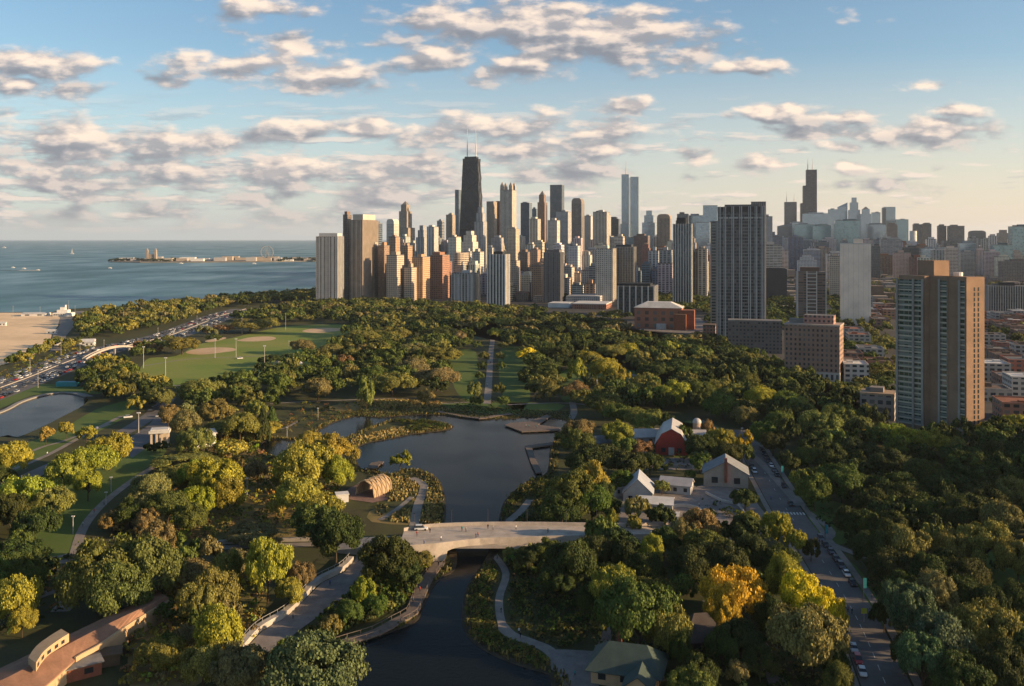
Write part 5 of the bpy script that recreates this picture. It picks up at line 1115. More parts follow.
# ------------------------------------------------------------------ bridge, boardwalks, park buildings, small things
def S2(p, q): return (q-p)
M_deck = pmat('bridge_deck', (.46,.39,.32), .9, .22, .25); M_stone = pmat('bridge_stone', (.50,.43,.36), .9, .2, .3)
def bridge():
    # the deck, 4.6 m up, crosses the channel from left to right
    t = thing('bridge', (G(475,545).x, 300, 0), 'pale stone footbridge with wide flat arch over the dark channel', 'bridge'); o = t.location; Z = 4.6
    top = [(404,531),(430,527),(480,525),(540,525),(600,526)]; bot = [(398,549),(436,546.5),(480,541.5),(540,539.5),(604,538)]
    TT = smooth_line([G(*p, Z) for p in top]); BT = smooth_line([G(*p, Z) for p in bot]); n = len(TT)
    b = MB()
    for i in range(n-1):
        a, c, d, e = BT[i], BT[i+1], TT[i+1], TT[i]; k = Vector((0, 0, 1.0))
        b.face([a, c, d, e]); b.face([e-k, d-k, c-k, a-k]); b.face([a-k, c-k, c, a]); b.face([d-k, e-k, e, d])
    b.face([BT[0]-k, BT[0], TT[0], TT[0]-k]); b.face([BT[-1], BT[-1]-k, TT[-1]-k, TT[-1]]); b.build('deck', M_deck, t, off=o)
    for L, s in ((TT, 1), (BT, -1)):
        b = MB()
        for i in range(n-1):
            p, q = L[i], L[i+1]; w = Vector((0, -.35*s, 0)); u = Vector((0, 0, 1.05)); z = Vector((0, 0, .01 if s > 0 else -1.02)); y = Vector((0, .06*s, 0)); p, q = p+y, q+y
            b.face([p+w+u, q+w+u, q+u, p+u] if s > 0 else [p+u, q+u, q+w+u, p+w+u]); b.face([p+z, q+z, q+u, p+u]); b.face([q+w, p+w, p+w+u, q+w+u])
        b.build('parapet', M_stone, t, off=o)
    b = MB()                                           # low arched fascia under the near edge
    xl, xr = G(444, 555, 2).x, G(507, 550, 2).x; N_ = 24; xs = [BT[0].x+(BT[-1].x-BT[0].x)*k/60 for k in range(61)]
    def yb(x, L):
        for i in range(n-1):
            if L[i].x <= x <= L[i+1].x: f = (x-L[i].x)/(L[i+1].x-L[i].x); return L[i].y*(1-f)+L[i+1].y*f
        return L[-1].y
    def soffit(x):
        if x <= xl or x >= xr: return -1.0
        f = (x-(xl+xr)/2)/((xr-xl)/2); return Z-1.15-1.2*(abs(f)**6.0)
    for L, s in ((BT, -1), (TT, 1)):
        for i in range(60):
            x0, x1 = xs[i], xs[i+1]; y0, y1 = yb(x0, L), yb(x1, L); b.face([(x0, y0+s*.02, soffit(x0)), (x1, y1+s*.02, soffit(x1)), (x1, y1+s*.02, Z-.9), (x0, y0+s*.02, Z-.9)])
    for x in (xl, xr): b.face([(x, yb(x, BT), -1), (x, yb(x, TT), -1), (x, yb(x, TT), Z-1), (x, yb(x, BT), Z-1)])
    b.build('arch', M_stone, t, off=o)
    b = MB()                                           # ribs under the deck
    for k in range(5): y = 292+k*3.2; b.box(((xl+xr)/2, y, Z-2.0), (xr-xl, .5, .9))
    b.build('beam', M_stone, t, off=o)
    for x in (-32, -20, -8, 5, 18, 28):
        p = MB(); y = yb(x, TT)-.2; p.tube((x, y, Z), (x, y, Z+5.2), .09, .06); p.tube((x-.25, y, Z+5.2), (x+.25, y, Z+5.2), .14, .14); p.build('lamp_post', M_black, t, off=o)
    return Z
BZ = bridge()
def approach(pts, w, label, h0, h1):
    P = [G(*p, h0+(h1-h0)*i/(len(pts)-1)) for i, p in enumerate(pts)]; P = smooth_line(P)
    b = MB(); b.strip([(p.x, p.y, 0) for p in P], [w]*len(P), 0); b = MB()
    for i in range(len(P)-1):
        p, q = P[i], P[i+1]; d = (q-p).normalized(); nn = Vector((-d.y, d.x, 0))*w/2
        b.face([p-nn, q-nn, q+nn, p+nn]); b.face([Vector((*(p-nn)[:2], -.2)), Vector((*(q-nn)[:2], -.2)), q-nn, p-nn]); b.face([Vector((*(q+nn)[:2], -.2)), Vector((*(p+nn)[:2], -.2)), p+nn, q+nn])
    o = b.build('causeway', M_deck); tag(o, label, 'causeway')
    return P
approach([(398,541),(372,542),(330,545)], 12, 'paved ramp down from the left end of the stone bridge', BZ, .3)
approach([(602,532),(640,530),(700,531)], 9, 'pale walled ramp running right from the stone bridge behind trees', BZ, 1.2)
b = MB(); P_ = smooth_line([G(604,526.5,BZ), G(640,525.5,BZ*.7), G(700,526,1.3)]); b.strip([(p.x, p.y, p.z) for p in P_], .4, 0, 0, 1.0)
tag(b.build('parapet_wall', M_stone), 'pale low wall continuing right from the stone bridge', 'wall')
def boards(pxs, label, w=3.2, posts=True, closed=None, rail=False, z=.9):
    P = smooth_line([G(*p, z) for p in pxs], 2) if closed is None else None
    o = thing('boardwalk', G(*pxs[0]), label, 'boardwalk'); off = o.location
    b = MB()
    if closed: 
        Q = [G(*p, z) for p in pxs]; A = sum(Q[i].x*Q[(i+1) % len(Q)].y-Q[(i+1) % len(Q)].x*Q[i].y for i in range(len(Q)))
        if A < 0: Q = Q[::-1]
        bm = bmesh.new(); vs = [bm.verts.new(p) for p in Q]; f = bm.faces.new(vs); r = bmesh.ops.extrude_face_region(bm, geom=[f]); bmesh.ops.translate(bm, vec=(0,0,-.45), verts=[v for v in r['geom'] if isinstance(v, bmesh.types.BMVert)])
        bmesh.ops.triangulate(bm, faces=bm.faces[:]); bmesh.ops.recalc_face_normals(bm, faces=bm.faces[:]); me = bpy.data.meshes.new('deck'); bm.to_mesh(me); bm.free(); me.transform(Matrix.Translation(-off)); me.materials.append(M_wood)
        part('deck', me, o); L = [(p.x, p.y) for p in Q]+[(Q[0].x, Q[0].y)]
    else:
        b.strip([(p.x, p.y) for p in P], w, z-.35, 0, .35); b.build('deck', M_wood, o, off=off); L = [(p.x, p.y) for p in P]
    k = 0; acc = 0
    edges = [L] if closed else [offset(L, w/2-.2), offset(L, -w/2+.2)]
    for E in edges:
        for i in range(len(E)-1):
            a, c = Vector(E[i][:2]), Vector(E[i+1][:2]); n = max(1, int((c-a).length/3.5))
            for j in range(n):
                p = a.lerp(c, j/n)
                if k > 90: break
                m_ = MB(); m_.tube((p.x, p.y, -.4), (p.x, p.y, z+(1.0 if rail else .25)), .11, n=5); m_.build('post', M_wood, o, off=off); k += 1
        if rail:
            m_ = MB(); m_.strip(E, .12, z+.98, 0, .1); m_.build('rail', M_wood, o, off=off)
boards([(440,562),(428,577),(417,600),(412,612),(396,621),(376,632),(350,640),(318,650)], 'brown boardwalk on posts bending along the left side of the channel', 3.4, rail=True)
boards([(505,425),(522,431.5),(559,430),(560,427.5),(538,424.5),(551,416),(547,414.5),(529,421.5),(510,422.8)], 'angular wooden deck with two arms at the top of the pond', closed=True)
boards([(525,446),(529,445),(553,442),(553,444.5),(532,447.5),(535,458),(542,472),(536,473),(531,463)], 'hook-shaped wooden boardwalk at the right side of the pond', closed=True)
boards([(437,411),(455,414.5),(480,418),(495,415.5),(512,413.5)], 'low boardwalk edging the far shore of the pond', 3.2)
boards([(372,468),(376,463),(383,462.5)], 'small wooden landing behind the ribbed pavilion', 4.5)
# ribbed timber pavilion
def pavilion():
    c = G(374,493); t = thing('pavilion', (c.x, c.y, 0), 'arched timber pavilion with honeycomb ribs by the pond', 'pavilion', rz=math.radians(62)); M_tim = pmat('pale_timber', (.52,.38,.23), .8, .15, .6)
    Lh, R_, H_ = 11.5, 4.6, 6.2; N_ = 9
    for k in range(N_):
        b = MB(); x0 = -Lh/2+Lh*k/(N_-1); m = 14
        for i in range(m):
            a0, a1 = math.pi*i/m, math.pi*(i+1)/m; s0 = .45*math.sin(6*a0)*(1 if k % 2 else -1); s1 = .45*math.sin(6*a1)*(1 if k % 2 else -1)
            b.tube((x0+s0, -math.cos(a0)*R_, math.sin(a0)*H_), (x0+s1, -math.cos(a1)*R_, math.sin(a1)*H_), .26, n=5)
        b.build('rib', M_tim, t)
    b = MB(); m = 14
    for i in range(m):
        a0, a1 = math.pi*i/m, math.pi*(i+1)/m; b.face([(-Lh/2+.3, -math.cos(a0)*R_*.97, math.sin(a0)*H_*.97), (Lh/2-.3, -math.cos(a0)*R_*.97, math.sin(a0)*H_*.97), (Lh/2-.3, -math.cos(a1)*R_*.97, math.sin(a1)*H_*.97), (-Lh/2+.3, -math.cos(a1)*R_*.97, math.sin(a1)*H_*.97)])
    b.build('shell', pmat('shell_panels', (.40,.27,.15), .7, .15, .6), t)
pavilion()
b = MB(); c = G(342,501); b.box((c.x, c.y, 0), (4.5, 4, 2.8), .3); b.box((c.x, c.y, 2.8), (5, 4.5, .3), .3); tag(b.build('service_box', M_white), 'white service box at the left end of the brick terrace', 'kiosk')
# generic gabled building
def gabled(name, c, L_, W_, hw, hr, yaw, label, wall, roof, cat='building', win=3, gambrel=False, chimney=None, z=0, hip=0.0, over=.5, door=None):
    t = thing(name, (c[0], c[1], z), label, cat, rz=yaw)
    b = MB(); x, y = L_/2, W_/2
    b.face([(-x,-y,0),(x,-y,0),(x,-y,hw),(-x,-y,hw)]); b.face([(x,y,0),(-x,y,0),(-x,y,hw),(x,y,hw)])
    prof = [(-y, hw), (-y*.62, hw+(hr-hw)*.68), (0, hr), (y*.62, hw+(hr-hw)*.68), (y, hw)] if gambrel else [(-y, hw), (0, hr), (y, hw)]
    hx = hip*y
    if hip: b.face([(x,-y,0),(x,y,0),(x,y,hw),(x,-y,hw)]); b.face([(-x,y,0),(-x,-y,0),(-x,-y,hw),(-x,y,hw)])
    else:
        b.face([(x,-y,0),(x,y,0)]+[(x, p[0], p[1]) for p in prof[::-1]]); b.face([(-x,y,0),(-x,-y,0)]+[(-x, p[0], p[1]) for p in prof])
    b.build('wall', wall, t)
    r = MB(); X = x+over; th = .22
    pr = [(p[0]*(1+over/y if i in (0, len(prof)-1) else 1), p[1]+.12-(.35*over if i in (0, len(prof)-1) else 0)) for i, p in enumerate(prof)]
    for i in range(len(pr)-1):
        (y0, z0), (y1, z1) = pr[i], pr[i+1]; e0 = hx if z0 > hw+.2 else 0; e1_ = hx if z1 > hw+.2 else 0
        for s, dz in ((1, th), (-1, 0)):
            f = [(-X+e0, y0, z0+dz), (X-e0, y0, z0+dz), (X-e1_, y1, z1+dz), (-X+e1_, y1, z1+dz)]; r.face(f if s > 0 else f[::-1])
        if not hip:
            for sx in (-1, 1): r.face([(sx*X, y0, z0), (sx*X, y1, z1), (sx*X, y1, z1+th), (sx*X, y0, z0+th)])
    for i in (0, -1):
        yy, zz = pr[i]; r.face([(-X, yy, zz), (X, yy, zz), (X, yy, zz+th), (-X, yy, zz+th)])
    if hip:
        for sx in (-1, 1): r.face([(sx*X, pr[0][0], pr[0][1]+th), (sx*X, pr[-1][0], pr[-1][1]+th), (sx*(X-hx), 0, pr[1][1]+th)])
    r.build('roof', roof, t)
    for side in (-1, 1):
        for k in range(win):
            xx = -x+L_*(k+.5)/win; w = MB(); w.box((xx, side*(y+.03), hw*.35), (L_/win*.35, .08, hw*.42)); w.build('window', MATS['dark_glass'], t)
    for sx in (-1, 1):
        for k in (-1, 1): w = MB(); w.box((sx*(x+.03), k*y*.5, hw*.3), (.08, W_*.14, hw*.45)); w.build('window', MATS['dark_glass'], t)
        if door: w = MB(); w.box((sx*(x+.04), 0, 0), (.1, 2.6, hw*.8)); w.build('door', door, t)
    if chimney: w = MB(); w.box((chimney[0], chimney[1], hw*.4), (1.1, 1.1, hr-hw*.4+1.6)); w.build('chimney', M_brick, t)
    return t
M_grn = pmat('green_roof', (.045,.07,.055), .75, .25, .5); M_shing = pmat('grey_shingle', (.24,.245,.25), .9, .2, .4); M_wht = pmat('farm_white', (.50,.48,.45), .8, .12, .3)
M_red = pmat('barn_red', (.40,.06,.045), .8, .12, .4); M_beige = pmat('beige_siding', (.42,.35,.28), .85, .15, .3); M_brn = pmat('terracotta_roof', (.30,.165,.105), .9, .2, .25); M_ply = pmat('tan_wall', (.52,.36,.21), .85, .12, .4); M_barnroof = pmat('barn_roof_metal', (.46,.43,.40), .55, .15, .3)
# red barn, gable end to the camera, broad low wings
c = G(672,449); gabled('barn', c, 26, 14.5, 4.5, 12, math.radians(79), 'red gambrel barn with a pale metal roof among the trees', M_red, M_barnroof, 'barn', gambrel=True, door=M_wht)
c = G(648,444); gabled('barn_wing', (c.x+1, c.y+6), 14, 10, 3, 6, math.radians(5), 'low grey-roofed wing attached left of the red barn', M_wht, M_barnroof, 'barn wing')
c = G(696,446); gabled('barn_wing', (c.x, c.y+8), 12, 10, 3, 6, math.radians(-5), 'low grey-roofed wing attached right of the red barn', M_wht, M_barnroof, 'barn wing')
def silo():
    c = G(697,440); t = thing('silo', (c.x, c.y, 0), 'tan silo with pale domed cap beside the red barn', 'silo'); b = MB(); b.tube((0,0,0), (0,0,8.5), 2.1, 2.1, 20); b.build('tank', pmat('silo_tile', (.45,.33,.24), .8, .15, .5), t, smooth=False)
    b = MB()
    for k in range(5): a0, a1 = k/5*math.pi/2, (k+1)/5*math.pi/2; b.tube((0,0,8.5+2.4*math.sin(a0)), (0,0,8.5+2.4*math.sin(a1)+.01), 2.25*math.cos(a0), 2.25*math.cos(a1)+.02, 20)
    b.build('cap', M_barnroof, t)
silo()
c = G(594,450); gabled('shed', (c.x, c.y+4), 16, 9, 3, 5.5, math.radians(28), 'small grey-roofed shed left of the red barn', M_beige, M_shing, 'shed')
c = G(640,500); gabled('farm_house', (c.x, c.y+4), 15, 11, 3.2, 8.6, math.radians(80), 'white steep-roofed farm building behind the stone bridge', M_wht, pmat('grey_metal_roof', (.38,.39,.41), .55, .15, .4), 'farm building')
c = G(657,512); gabled('farm_house', (c.x, c.y+2), 12, 10, 3.6, 4.6, math.radians(-12), 'low white flat-roofed farm annex right of the steep-roofed one', M_wht, M_roofw, 'farm building')
c = G(665,523); gabled('farm_house', (c.x, c.y), 9, 5, 3.2, 3.9, math.radians(-12), 'small white shed in front of the low farm annex', M_wht, M_roofw, 'shed')
c = G(678,494); gabled('farm_house', (c.x, c.y+3), 12, 7, 3.4, 5.6, math.radians(-20), 'grey-roofed feeding shed behind the round animal pen', M_wht, M_barnroof, 'farm building')
c = G(624,496); gabled('farm_house', (c.x, c.y+3), 8, 7, 3.5, 4.4, math.radians(8), 'small white annex left of the steep-roofed farm building', M_wht, M_roofw, 'farm building')
b = MB(); c = G(684,512)
for k in range(18): a = math.radians(-40+k*15); b.box((c.x+math.cos(a)*6, c.y+math.sin(a)*6, 0), (.5, 1.7, 1.3), a)
tag(b.build('enclosure_wall', M_wht), 'round pale animal pen wall between the farm buildings and the cottage', 'wall')
c = G(729,487); gabled('cottage', (c.x, c.y+6), 13, 17.5, 5.2, 10.2, math.radians(78), 'beige gabled cottage with brick chimney beside the park road', M_beige, M_shing, 'cottage', win=4, chimney=(-7.1, 0))
c = G(712,499); b = MB(); P = smooth_line([G(706,494), G(722,502), G(738,506), G(745,516)]); b.strip([(p.x, p.y) for p in P], .4, 0, 0, 1.1); tag(b.build('garden_wall', M_wht), 'white curved garden wall before the gabled cottage', 'wall')
b = MB(); P = [G(648,467), G(662,466.5), G(692,468)]; b.strip([(p.x, p.y) for p in P], .5, 0, 0, 1.4); tag(b.build('garden_wall', M_conc), 'long low grey wall before the red barn', 'wall')
# green roofed kiosk
c = G(634,683); gabled('kiosk', (c.x-1, c.y+3), 15, 11, 3.4, 7.4, math.radians(-16), 'green hip-roofed kiosk with tan gable and brick chimney at the bottom edge', M_ply, M_grn, 'kiosk', hip=.8, over=1.2, chimney=(-2.6, 4.2))
c = G(648,700); gabled('kiosk_porch', (c.x-1.5, c.y+2), 7, 6, 3, 5.4, math.radians(74), 'small tan gabled porch in front of the green-roofed kiosk', M_ply, M_grn, 'porch', win=1)
c = G(703,650); gabled('shelter', (c.x, c.y+3), 9, 8.5, 3, 7.5, math.radians(8), 'dark pyramid-roofed shelter hidden under the trees', pmat('dark_wood', (.10,.06,.045), .85, .2, .5), pmat('dark_shingle', (.09,.075,.065), .9, .2, .4), 'shelter', hip=.95, over=1.2, win=2)
# long building at the lower left
def long_building():
    t = thing('long_building', (G(60,640).x, G(60,640).y, 0), 'long brown-roofed building with curved dormer and sunlit tan wall, lower left', 'building'); o = t.location; z = 4.2
    # ridge runs up to the right ; far eave, ridge, near eave
    far_ = [(-60,690),(0,668),(70,634),(112,614),(140,601),(160,592)]; ridge = [(-60,706),(10,676),(76,640),(118,619),(146,606),(166,596)]; near_ = [(-20,740),(45,686),(75,660),(100,646),(135,622),(172,600)]
    FE = smooth_line([G(*p, z) for p in far_]); RG = smooth_line([G(*p, z+1.8) for p in ridge]); NE = smooth_line([G(*p, z) for p in near_])
    n = len(FE); r = MB()
    for i in range(n-1):
        r.face([RG[i], RG[i+1], FE[i+1], FE[i]]); r.face([NE[i], NE[i+1], RG[i+1], RG[i]])
        k = Vector((0,0,.35)); r.face([NE[i]-k, NE[i+1]-k, NE[i+1], NE[i]]); r.face([FE[i+1]-k, FE[i]-k, FE[i], FE[i+1]])
    r.build('roof', M_brn, t, off=o)
    w = MB(); cc = [(NE[i]+RG[i]+FE[i])/3 for i in range(n)]
    A = [NE[i]+(cc[i]-NE[i])*.10 for i in range(n)]; B = [FE[i]+(cc[i]-FE[i])*.10 for i in range(n)]
    def fl(p, zz): return (p.x, p.y, zz)
    for i in range(n-1): w.face([fl(A[i], 0), fl(A[i+1], 0), fl(A[i+1], z-.3), fl(A[i], z-.3)]); w.face([fl(B[i+1], 0), fl(B[i], 0), fl(B[i], z-.3), fl(B[i+1], z-.3)])
    w.face([fl(A[-1], 0), fl(B[-1], 0), fl(B[-1], z-.3), fl(A[-1], z-.3)]); w.build('wall', M_ply, t, off=o)
    # curved dormer
    D = smooth_line([G(*p, z+1.6) for p in [(36,672),(44,660),(58,649),(69,642)]]); d = MB()
    for i in range(len(D)-1):
        h0, h1 = 2.0, 2.0; a, c_ = D[i], D[i+1]; d.face([a, c_, c_+Vector((0,0,h1)), a+Vector((0,0,h0))]); bk = Vector((-3.5, 3.5, -.4))
        d.face([a+Vector((0,0,h0)), c_+Vector((0,0,h1)), c_+Vector((0,0,h1))+bk, a+Vector((0,0,h0))+bk]); d.face([c_+bk+Vector((0,0,-1)), a+bk+Vector((0,0,-1)), a+bk+Vector((0,0,h0)), c_+bk+Vector((0,0,h1))])
    e = D[-1]; d.face([e, e+bk, e+bk+Vector((0,0,2)), e+Vector((0,0,2))]); e = D[0]; d.face([e+bk, e, e+Vector((0,0,2)), e+bk+Vector((0,0,2))])
    d.build('dormer', M_ply, t, off=o)
    for i in range(1, len(D)-2, 2):
        a, c_ = D[i], D[i+1]; nn = Vector(((c_-a).y, -(c_-a).x, 0)).normalized()*.06; u = Vector((0,0,.5)); v = Vector((0,0,1.3)); g = MB(); g.face([a+nn+u, c_+nn+u, c_+nn+v, a+nn+v]); g.build('window', MATS['dark_glass'], t, off=o)
    # parapet strip and lower walkway along the sunny side
    p = MB(); q = [(p_.x, p_.y) for p_ in NE[8:]]; p.strip(q, .5, z-.5, 0, 1.1); p.build('parapet', M_ply, t, off=o)
long_building()
c = G(62,682); gabled('brick_annex', (c.x+1, c.y+3), 11, 6.5, 3, 3.3, math.radians(36), 'small red-brick annex with grey flat roof beside the long brown roof', M_brick, M_roofg, 'annex', win=2)
b = MB(); P = smooth_line([G(106,662), G(120,654), G(150,658), G(180,664)]); b.strip([(p.x, p.y) for p in P], .4, 0, 0, 1.6); tag(b.build('timber_fence', pmat('old_timber', (.16,.11,.07), .9, .2, .5)), 'dark timber fence by the long building yard', 'fence')
b = MB(); b.box((*G(104,664)[:2], 0), (7, 4, 2.6), .4); b.box((*G(104,664)[:2], 2.6), (8, 5, .3), .4); tag(b.build('animal_shelter', pmat('old_timber', (.16,.11,.07))), 'small flat dark timber shelter beside the long building', 'shelter')
# retaining wall, left of the paved walk
b = MB(); P = smooth_line([G(242,655), G(262,632), G(290,615), G(308,597), G(322,583), G(345,571), G(355,561)]); b.strip([(p.x-1.2, p.y) for p in P], 1.6, 0, 0, 1.5); tag(b.build('retaining_wall', M_conc), 'pale curving retaining wall along the paved walk', 'wall')
b = MB()
for i in range(len(P)-1): b.tube((P[i].x-1.6, P[i].y, 1.5), (P[i].x-1.6, P[i].y, 2.6), .06); b.tube((P[i].x-1.6, P[i].y, 2.55), (P[i+1].x-1.6, P[i+1].y, 2.55), .05)
tag(b.build('railing', M_steel), 'thin metal railing on the curving retaining wall', 'railing')
b = MB(); P = smooth_line([G(200,545), G(262,542), G(320,541)]); b.strip([(p.x, p.y) for p in P], .7, 0, 0, 1.2); tag(b.build('garden_wall', M_conc), 'long pale wall along the left cross path', 'wall')
# gate pavilion and white wall
def gate_pavilion():
    c = G(160,446); t = thing('gate_pavilion', (c.x, c.y, 0), 'cream columned gate pavilion beside the park drive', 'pavilion', rz=.25)
    b = MB(); b.box((0,0,0), (9,7,.5)); b.build('plinth', M_conc, t)
    for x in (-3.6,-1.2,1.2,3.6):
        for y in (-2.6, 2.6): b = MB(); b.box((x,y,.5), (.9,.9,6.2)); b.build('column', M_ply if False else pmat('cream_stone', (.55,.45,.34), .85, .12, .4), t)
    b = MB(); b.box((0,0,6.7), (9.4,7.4,1.2)); b.box((0,0,7.9), (8,6,.6)); b.build('roof', M_roofw, t); b = MB(); b.box((.5,1.2,.5), (5.5,2.4,6)); b.build('wall', pmat('cream_stone', (.55,.45,.34)), t)
gate_pavilion()
c = G(202,447); gabled('white_hall', (c.x, c.y+2), 10, 6, 6, 7.6, math.radians(40), 'white-walled hall with sunlit gable behind olive trees', M_white, M_roofw, 'building', win=1)
# --- shore: boat-shaped beach house, long roof, footbridge, kiosks
def beach_house():
    d = 1190; x = (64-512)/F*d; t = thing('beach_house', (x, d, 0), 'white boat-shaped beach house with decks and funnel by the sand', 'beach house', rz=.15); t.scale = (.62,.8,.8)
    b = MB(); b.prism([(-19,-7),(14,-8),(22,0),(14,8),(-19,7)], 0, 6); b.build('hull', M_white, t); b = MB(); b.prism([(-12,-5),(9,-5),(13,0),(9,5),(-12,5)], 6, 10.5); b.build('upper_deck', M_white, t)
    b = MB(); b.box((-2,0,10.5), (9,6,4)); b.build('bridge_house', M_white, t); b = MB(); b.tube((3,0,10.5),(3,0,18),2.0,1.7,10); b.build('funnel', M_white, t)
    for k in range(8): b = MB(); b.box((-15+k*4.2,-7.6,2),(2.2,.3,1.8)); b.build('window', MATS['dark_glass'], t)
    mast(t, 9, 0, 10, 16, .35, name='mast')
beach_house()
c = G(74,345); gabled('long_shed', (c.x, c.y), 36, 10, 4, 5.2, math.radians(14), 'long white-roofed shed between beach and highway', M_white, M_roofw, 'shed', win=6)
for px_, py_, w_, lab in [(52,334,9,'small white kiosk on the beach promenade'),(36,316,30,'long low pavilion at the water edge of the beach'),(3,326,7,'small white hut on the open sand'),(90,346,8,'small cream pump house beside the highway footbridge')]:
    c = G(px_, py_); gabled('kiosk', (c.x, c.y), w_, w_*.55, 3.4, 4.6, .1, lab, M_white, M_roofw, 'kiosk', win=2)
def footbridge():
    p0, p1 = G(84,360), G(143,350); t = thing('footbridge', p0, 'white arched footbridge spanning the lakeside highway', 'footbridge'); n = 22; dk = MB(); ar = MB()
    L = (p1-p0); pr = []; nn = Vector((-L.y, L.x, 0)).normalized()
    for i in range(n+1): f = i/n; pr.append((L*f, 6.2*math.sin(math.pi*f)**.8 if 0 < f < 1 else 0))
    for i in range(n):
        (a, za), (c, zc) = pr[i], pr[i+1]; u = nn*1.8
        dk.face([(a.x-u.x,a.y-u.y,za+.6),(c.x-u.x,c.y-u.y,zc+.6),(c.x+u.x,c.y+u.y,zc+.6),(a.x+u.x,a.y+u.y,za+.6)])
        for s in (-1,1):
            v = u*s; dk.face([(a.x+v.x,a.y+v.y,za-.2),(c.x+v.x,c.y+v.y,zc-.2),(c.x+v.x,c.y+v.y,zc+1.3),(a.x+v.x,a.y+v.y,za+1.3)])
    dk.build('deck', M_conc, t)
    for f in (.25,.5,.75): p = L*f; b = MB(); b.box((p.x,p.y,0),(1.2,1.2,5.4)); b.build('pier', M_conc, t)
footbridge()
# --- pier far out on the lake
def lake_pier():
    z = .4; poly = [(108,262.3),(140,262.9),(200,262.6),(262,262.2),(318,261.5),(372,262),(372,258.5),(318,257.6),(240,259.6),(150,260.2),(120,260.6)]
    P = [tuple(G(*p)[:2]) for p in poly]
    P = [(q[0], q[1]) for q in P]; t = thing('pier_land', G(200,261), 'long low built-up pier lying far out on the lake', 'pier'); o = t.location
    b = MB(); A = sum(P[i][0]*P[(i+1)%len(P)][1]-P[(i+1)%len(P)][0]*P[i][1] for i in range(len(P))); P = P if A > 0 else P[::-1]
    b.prism(P, 0, 3, tmi=0); b.build('quay', pmat('pier_stone', (.22,.19,.15), .9, .3, .01), t, off=o)
    g = random.Random(3)
    for k in range(26):
        px_ = 128+k*7.6+g.uniform(-2,2); q = G(px_, g.uniform(260.4,261.8)); lab = 'small %s hall on the far lake pier' % g.choice(['white','cream','grey','tan'])
        m_ = MB(); m_.box((0,0,3), (g.uniform(30,60), 30, g.uniform(7,17)), .1); tt = thing('pier_hall', (q.x, q.y, 0), lab, 'hall', 'halls on the lake pier'); m_.build('wall', g.choice([M_white, M_conc, M_beige, M_barnroof]), tt); m_ = MB(); m_.box((0,0,16), (20, 12, 3), .1); m_.build('roof', M_roofw, tt) if False else None
        tt['px'] = px_; tt['py'] = 258
    return o
lake_pier()
def ballroom():
    q = G(152,261.5); d = q.y; t = thing('domed_hall', (q.x, q.y, 3), 'twin-towered tan hall standing at the left end of the far pier', 'hall'); s = d/F
    b = MB(); b.box((0,0,0),(9*s,4*s,5.5*s*1.2)); b.build('wall', M_beige, t)
    for k in (-1,1): b = MB(); b.box((k*4.2*s,-1.5*s,0),(2.2*s,2.2*s,10.5*s)); b.box((k*4.2*s,-1.5*s,10.5*s),(1.2*s,1.2*s,1.8*s)); b.build('tower', M_beige, t)
ballroom()
def wheel():
    q = G(267,261.3); s = q.y/F; t = thing('ferris_wheel', (q.x, q.y, 3), 'thin grey ferris wheel on the far lake pier', 'ferris wheel'); R_ = 6.2*s; zc = R_+2.2*s; b = MB(); n = 28
    for k in range(n): a0, a1 = 2*math.pi*k/n, 2*math.pi*(k+1)/n; b.tube((R_*math.cos(a0),0,zc+R_*math.sin(a0)),(R_*math.cos(a1),0,zc+R_*math.sin(a1)),1.5,n=4)
    b.build('rim', M_steel, t); b = MB()
    for k in range(14): a0 = 2*math.pi*k/14; b.tube((0,0,zc),(R_*math.cos(a0),0,zc+R_*math.sin(a0)),.5,n=4)
    b.build('spokes', M_steel, t); b = MB(); b.tube((-R_*.6,0,0),(0,0,zc),1.2,n=4); b.tube((R_*.6,0,0),(0,0,zc),1.2,n=4); b.build('stand', M_steel, t)
wheel()
mass('pier_trees', [(G(x_, y_).x, G(x_, y_).y, random.uniform(12,20), random.uniform(12,17), (.035,.05,.022), k) for k, (x_, y_) in enumerate([(112+k*3.1+random.uniform(-1,1), 261.6+random.uniform(-.5,.7)) for k in range(22)]+[(278+k*2.2, 261+random.uniform(-.8,.8)) for k in range(44)])], FARP, 'dark trees along the far lake pier', M_leafA)
# sailing boats
for k, (x_, y_, h_, lab) in enumerate([(72,254,6,'white sailing boat nearest the far pier, sail up'),(24,269,3,'low white motor boat left on the lake'),(110,268.5,3,'small white boat below the far pier'),(38,270.5,2.2,'tiny white boat beside the low motor boat'),(13,268,2.2,'leftmost tiny white boat on the lake'),(181,263.8,4,'pale yacht moored in front of the pier'),(254,264,3.0,'white tour boat alongside the right part of the pier'),(4,248,2,'faint white sail on the horizon at left')]):
    q = G(x_, y_); s = q.y/F; t = thing('boat', (q.x, q.y, .4), lab, 'boat'); b = MB(); b.prism([(-2.2*s*.8,-.5*s),(1.6*s*.8,-.5*s),(2.6*s*.8,0),(1.6*s*.8,.5*s),(-2.2*s*.8,.5*s)], 0, .6*s); b.build('hull', M_white, t)
    if k in (0,7): b = MB(); b.face([(-1*s,0,.8*s),(1.2*s,0.1,.8*s),(.2*s,0.05,h_*s)]); b.face([(1.2*s,.15,.8*s),(-1*s,.05,.8*s),(.2*s,.1,h_*s)]); b.build('sail', M_white, t)
    else: b = MB(); b.box((-.2*s,0,.6*s),(2*s,.7*s,.6*s)); b.build('cabin', M_white, t)
# breakwater
b = MB(); P = [G(0,270.6), G(20,270.9), G(40,270.7)]; b.strip([(p.x,p.y) for p in P], 6, .3, 0, 1.2); tag(b.build('breakwater', M_kerb), 'thin low breakwater on the lake at left', 'breakwater')
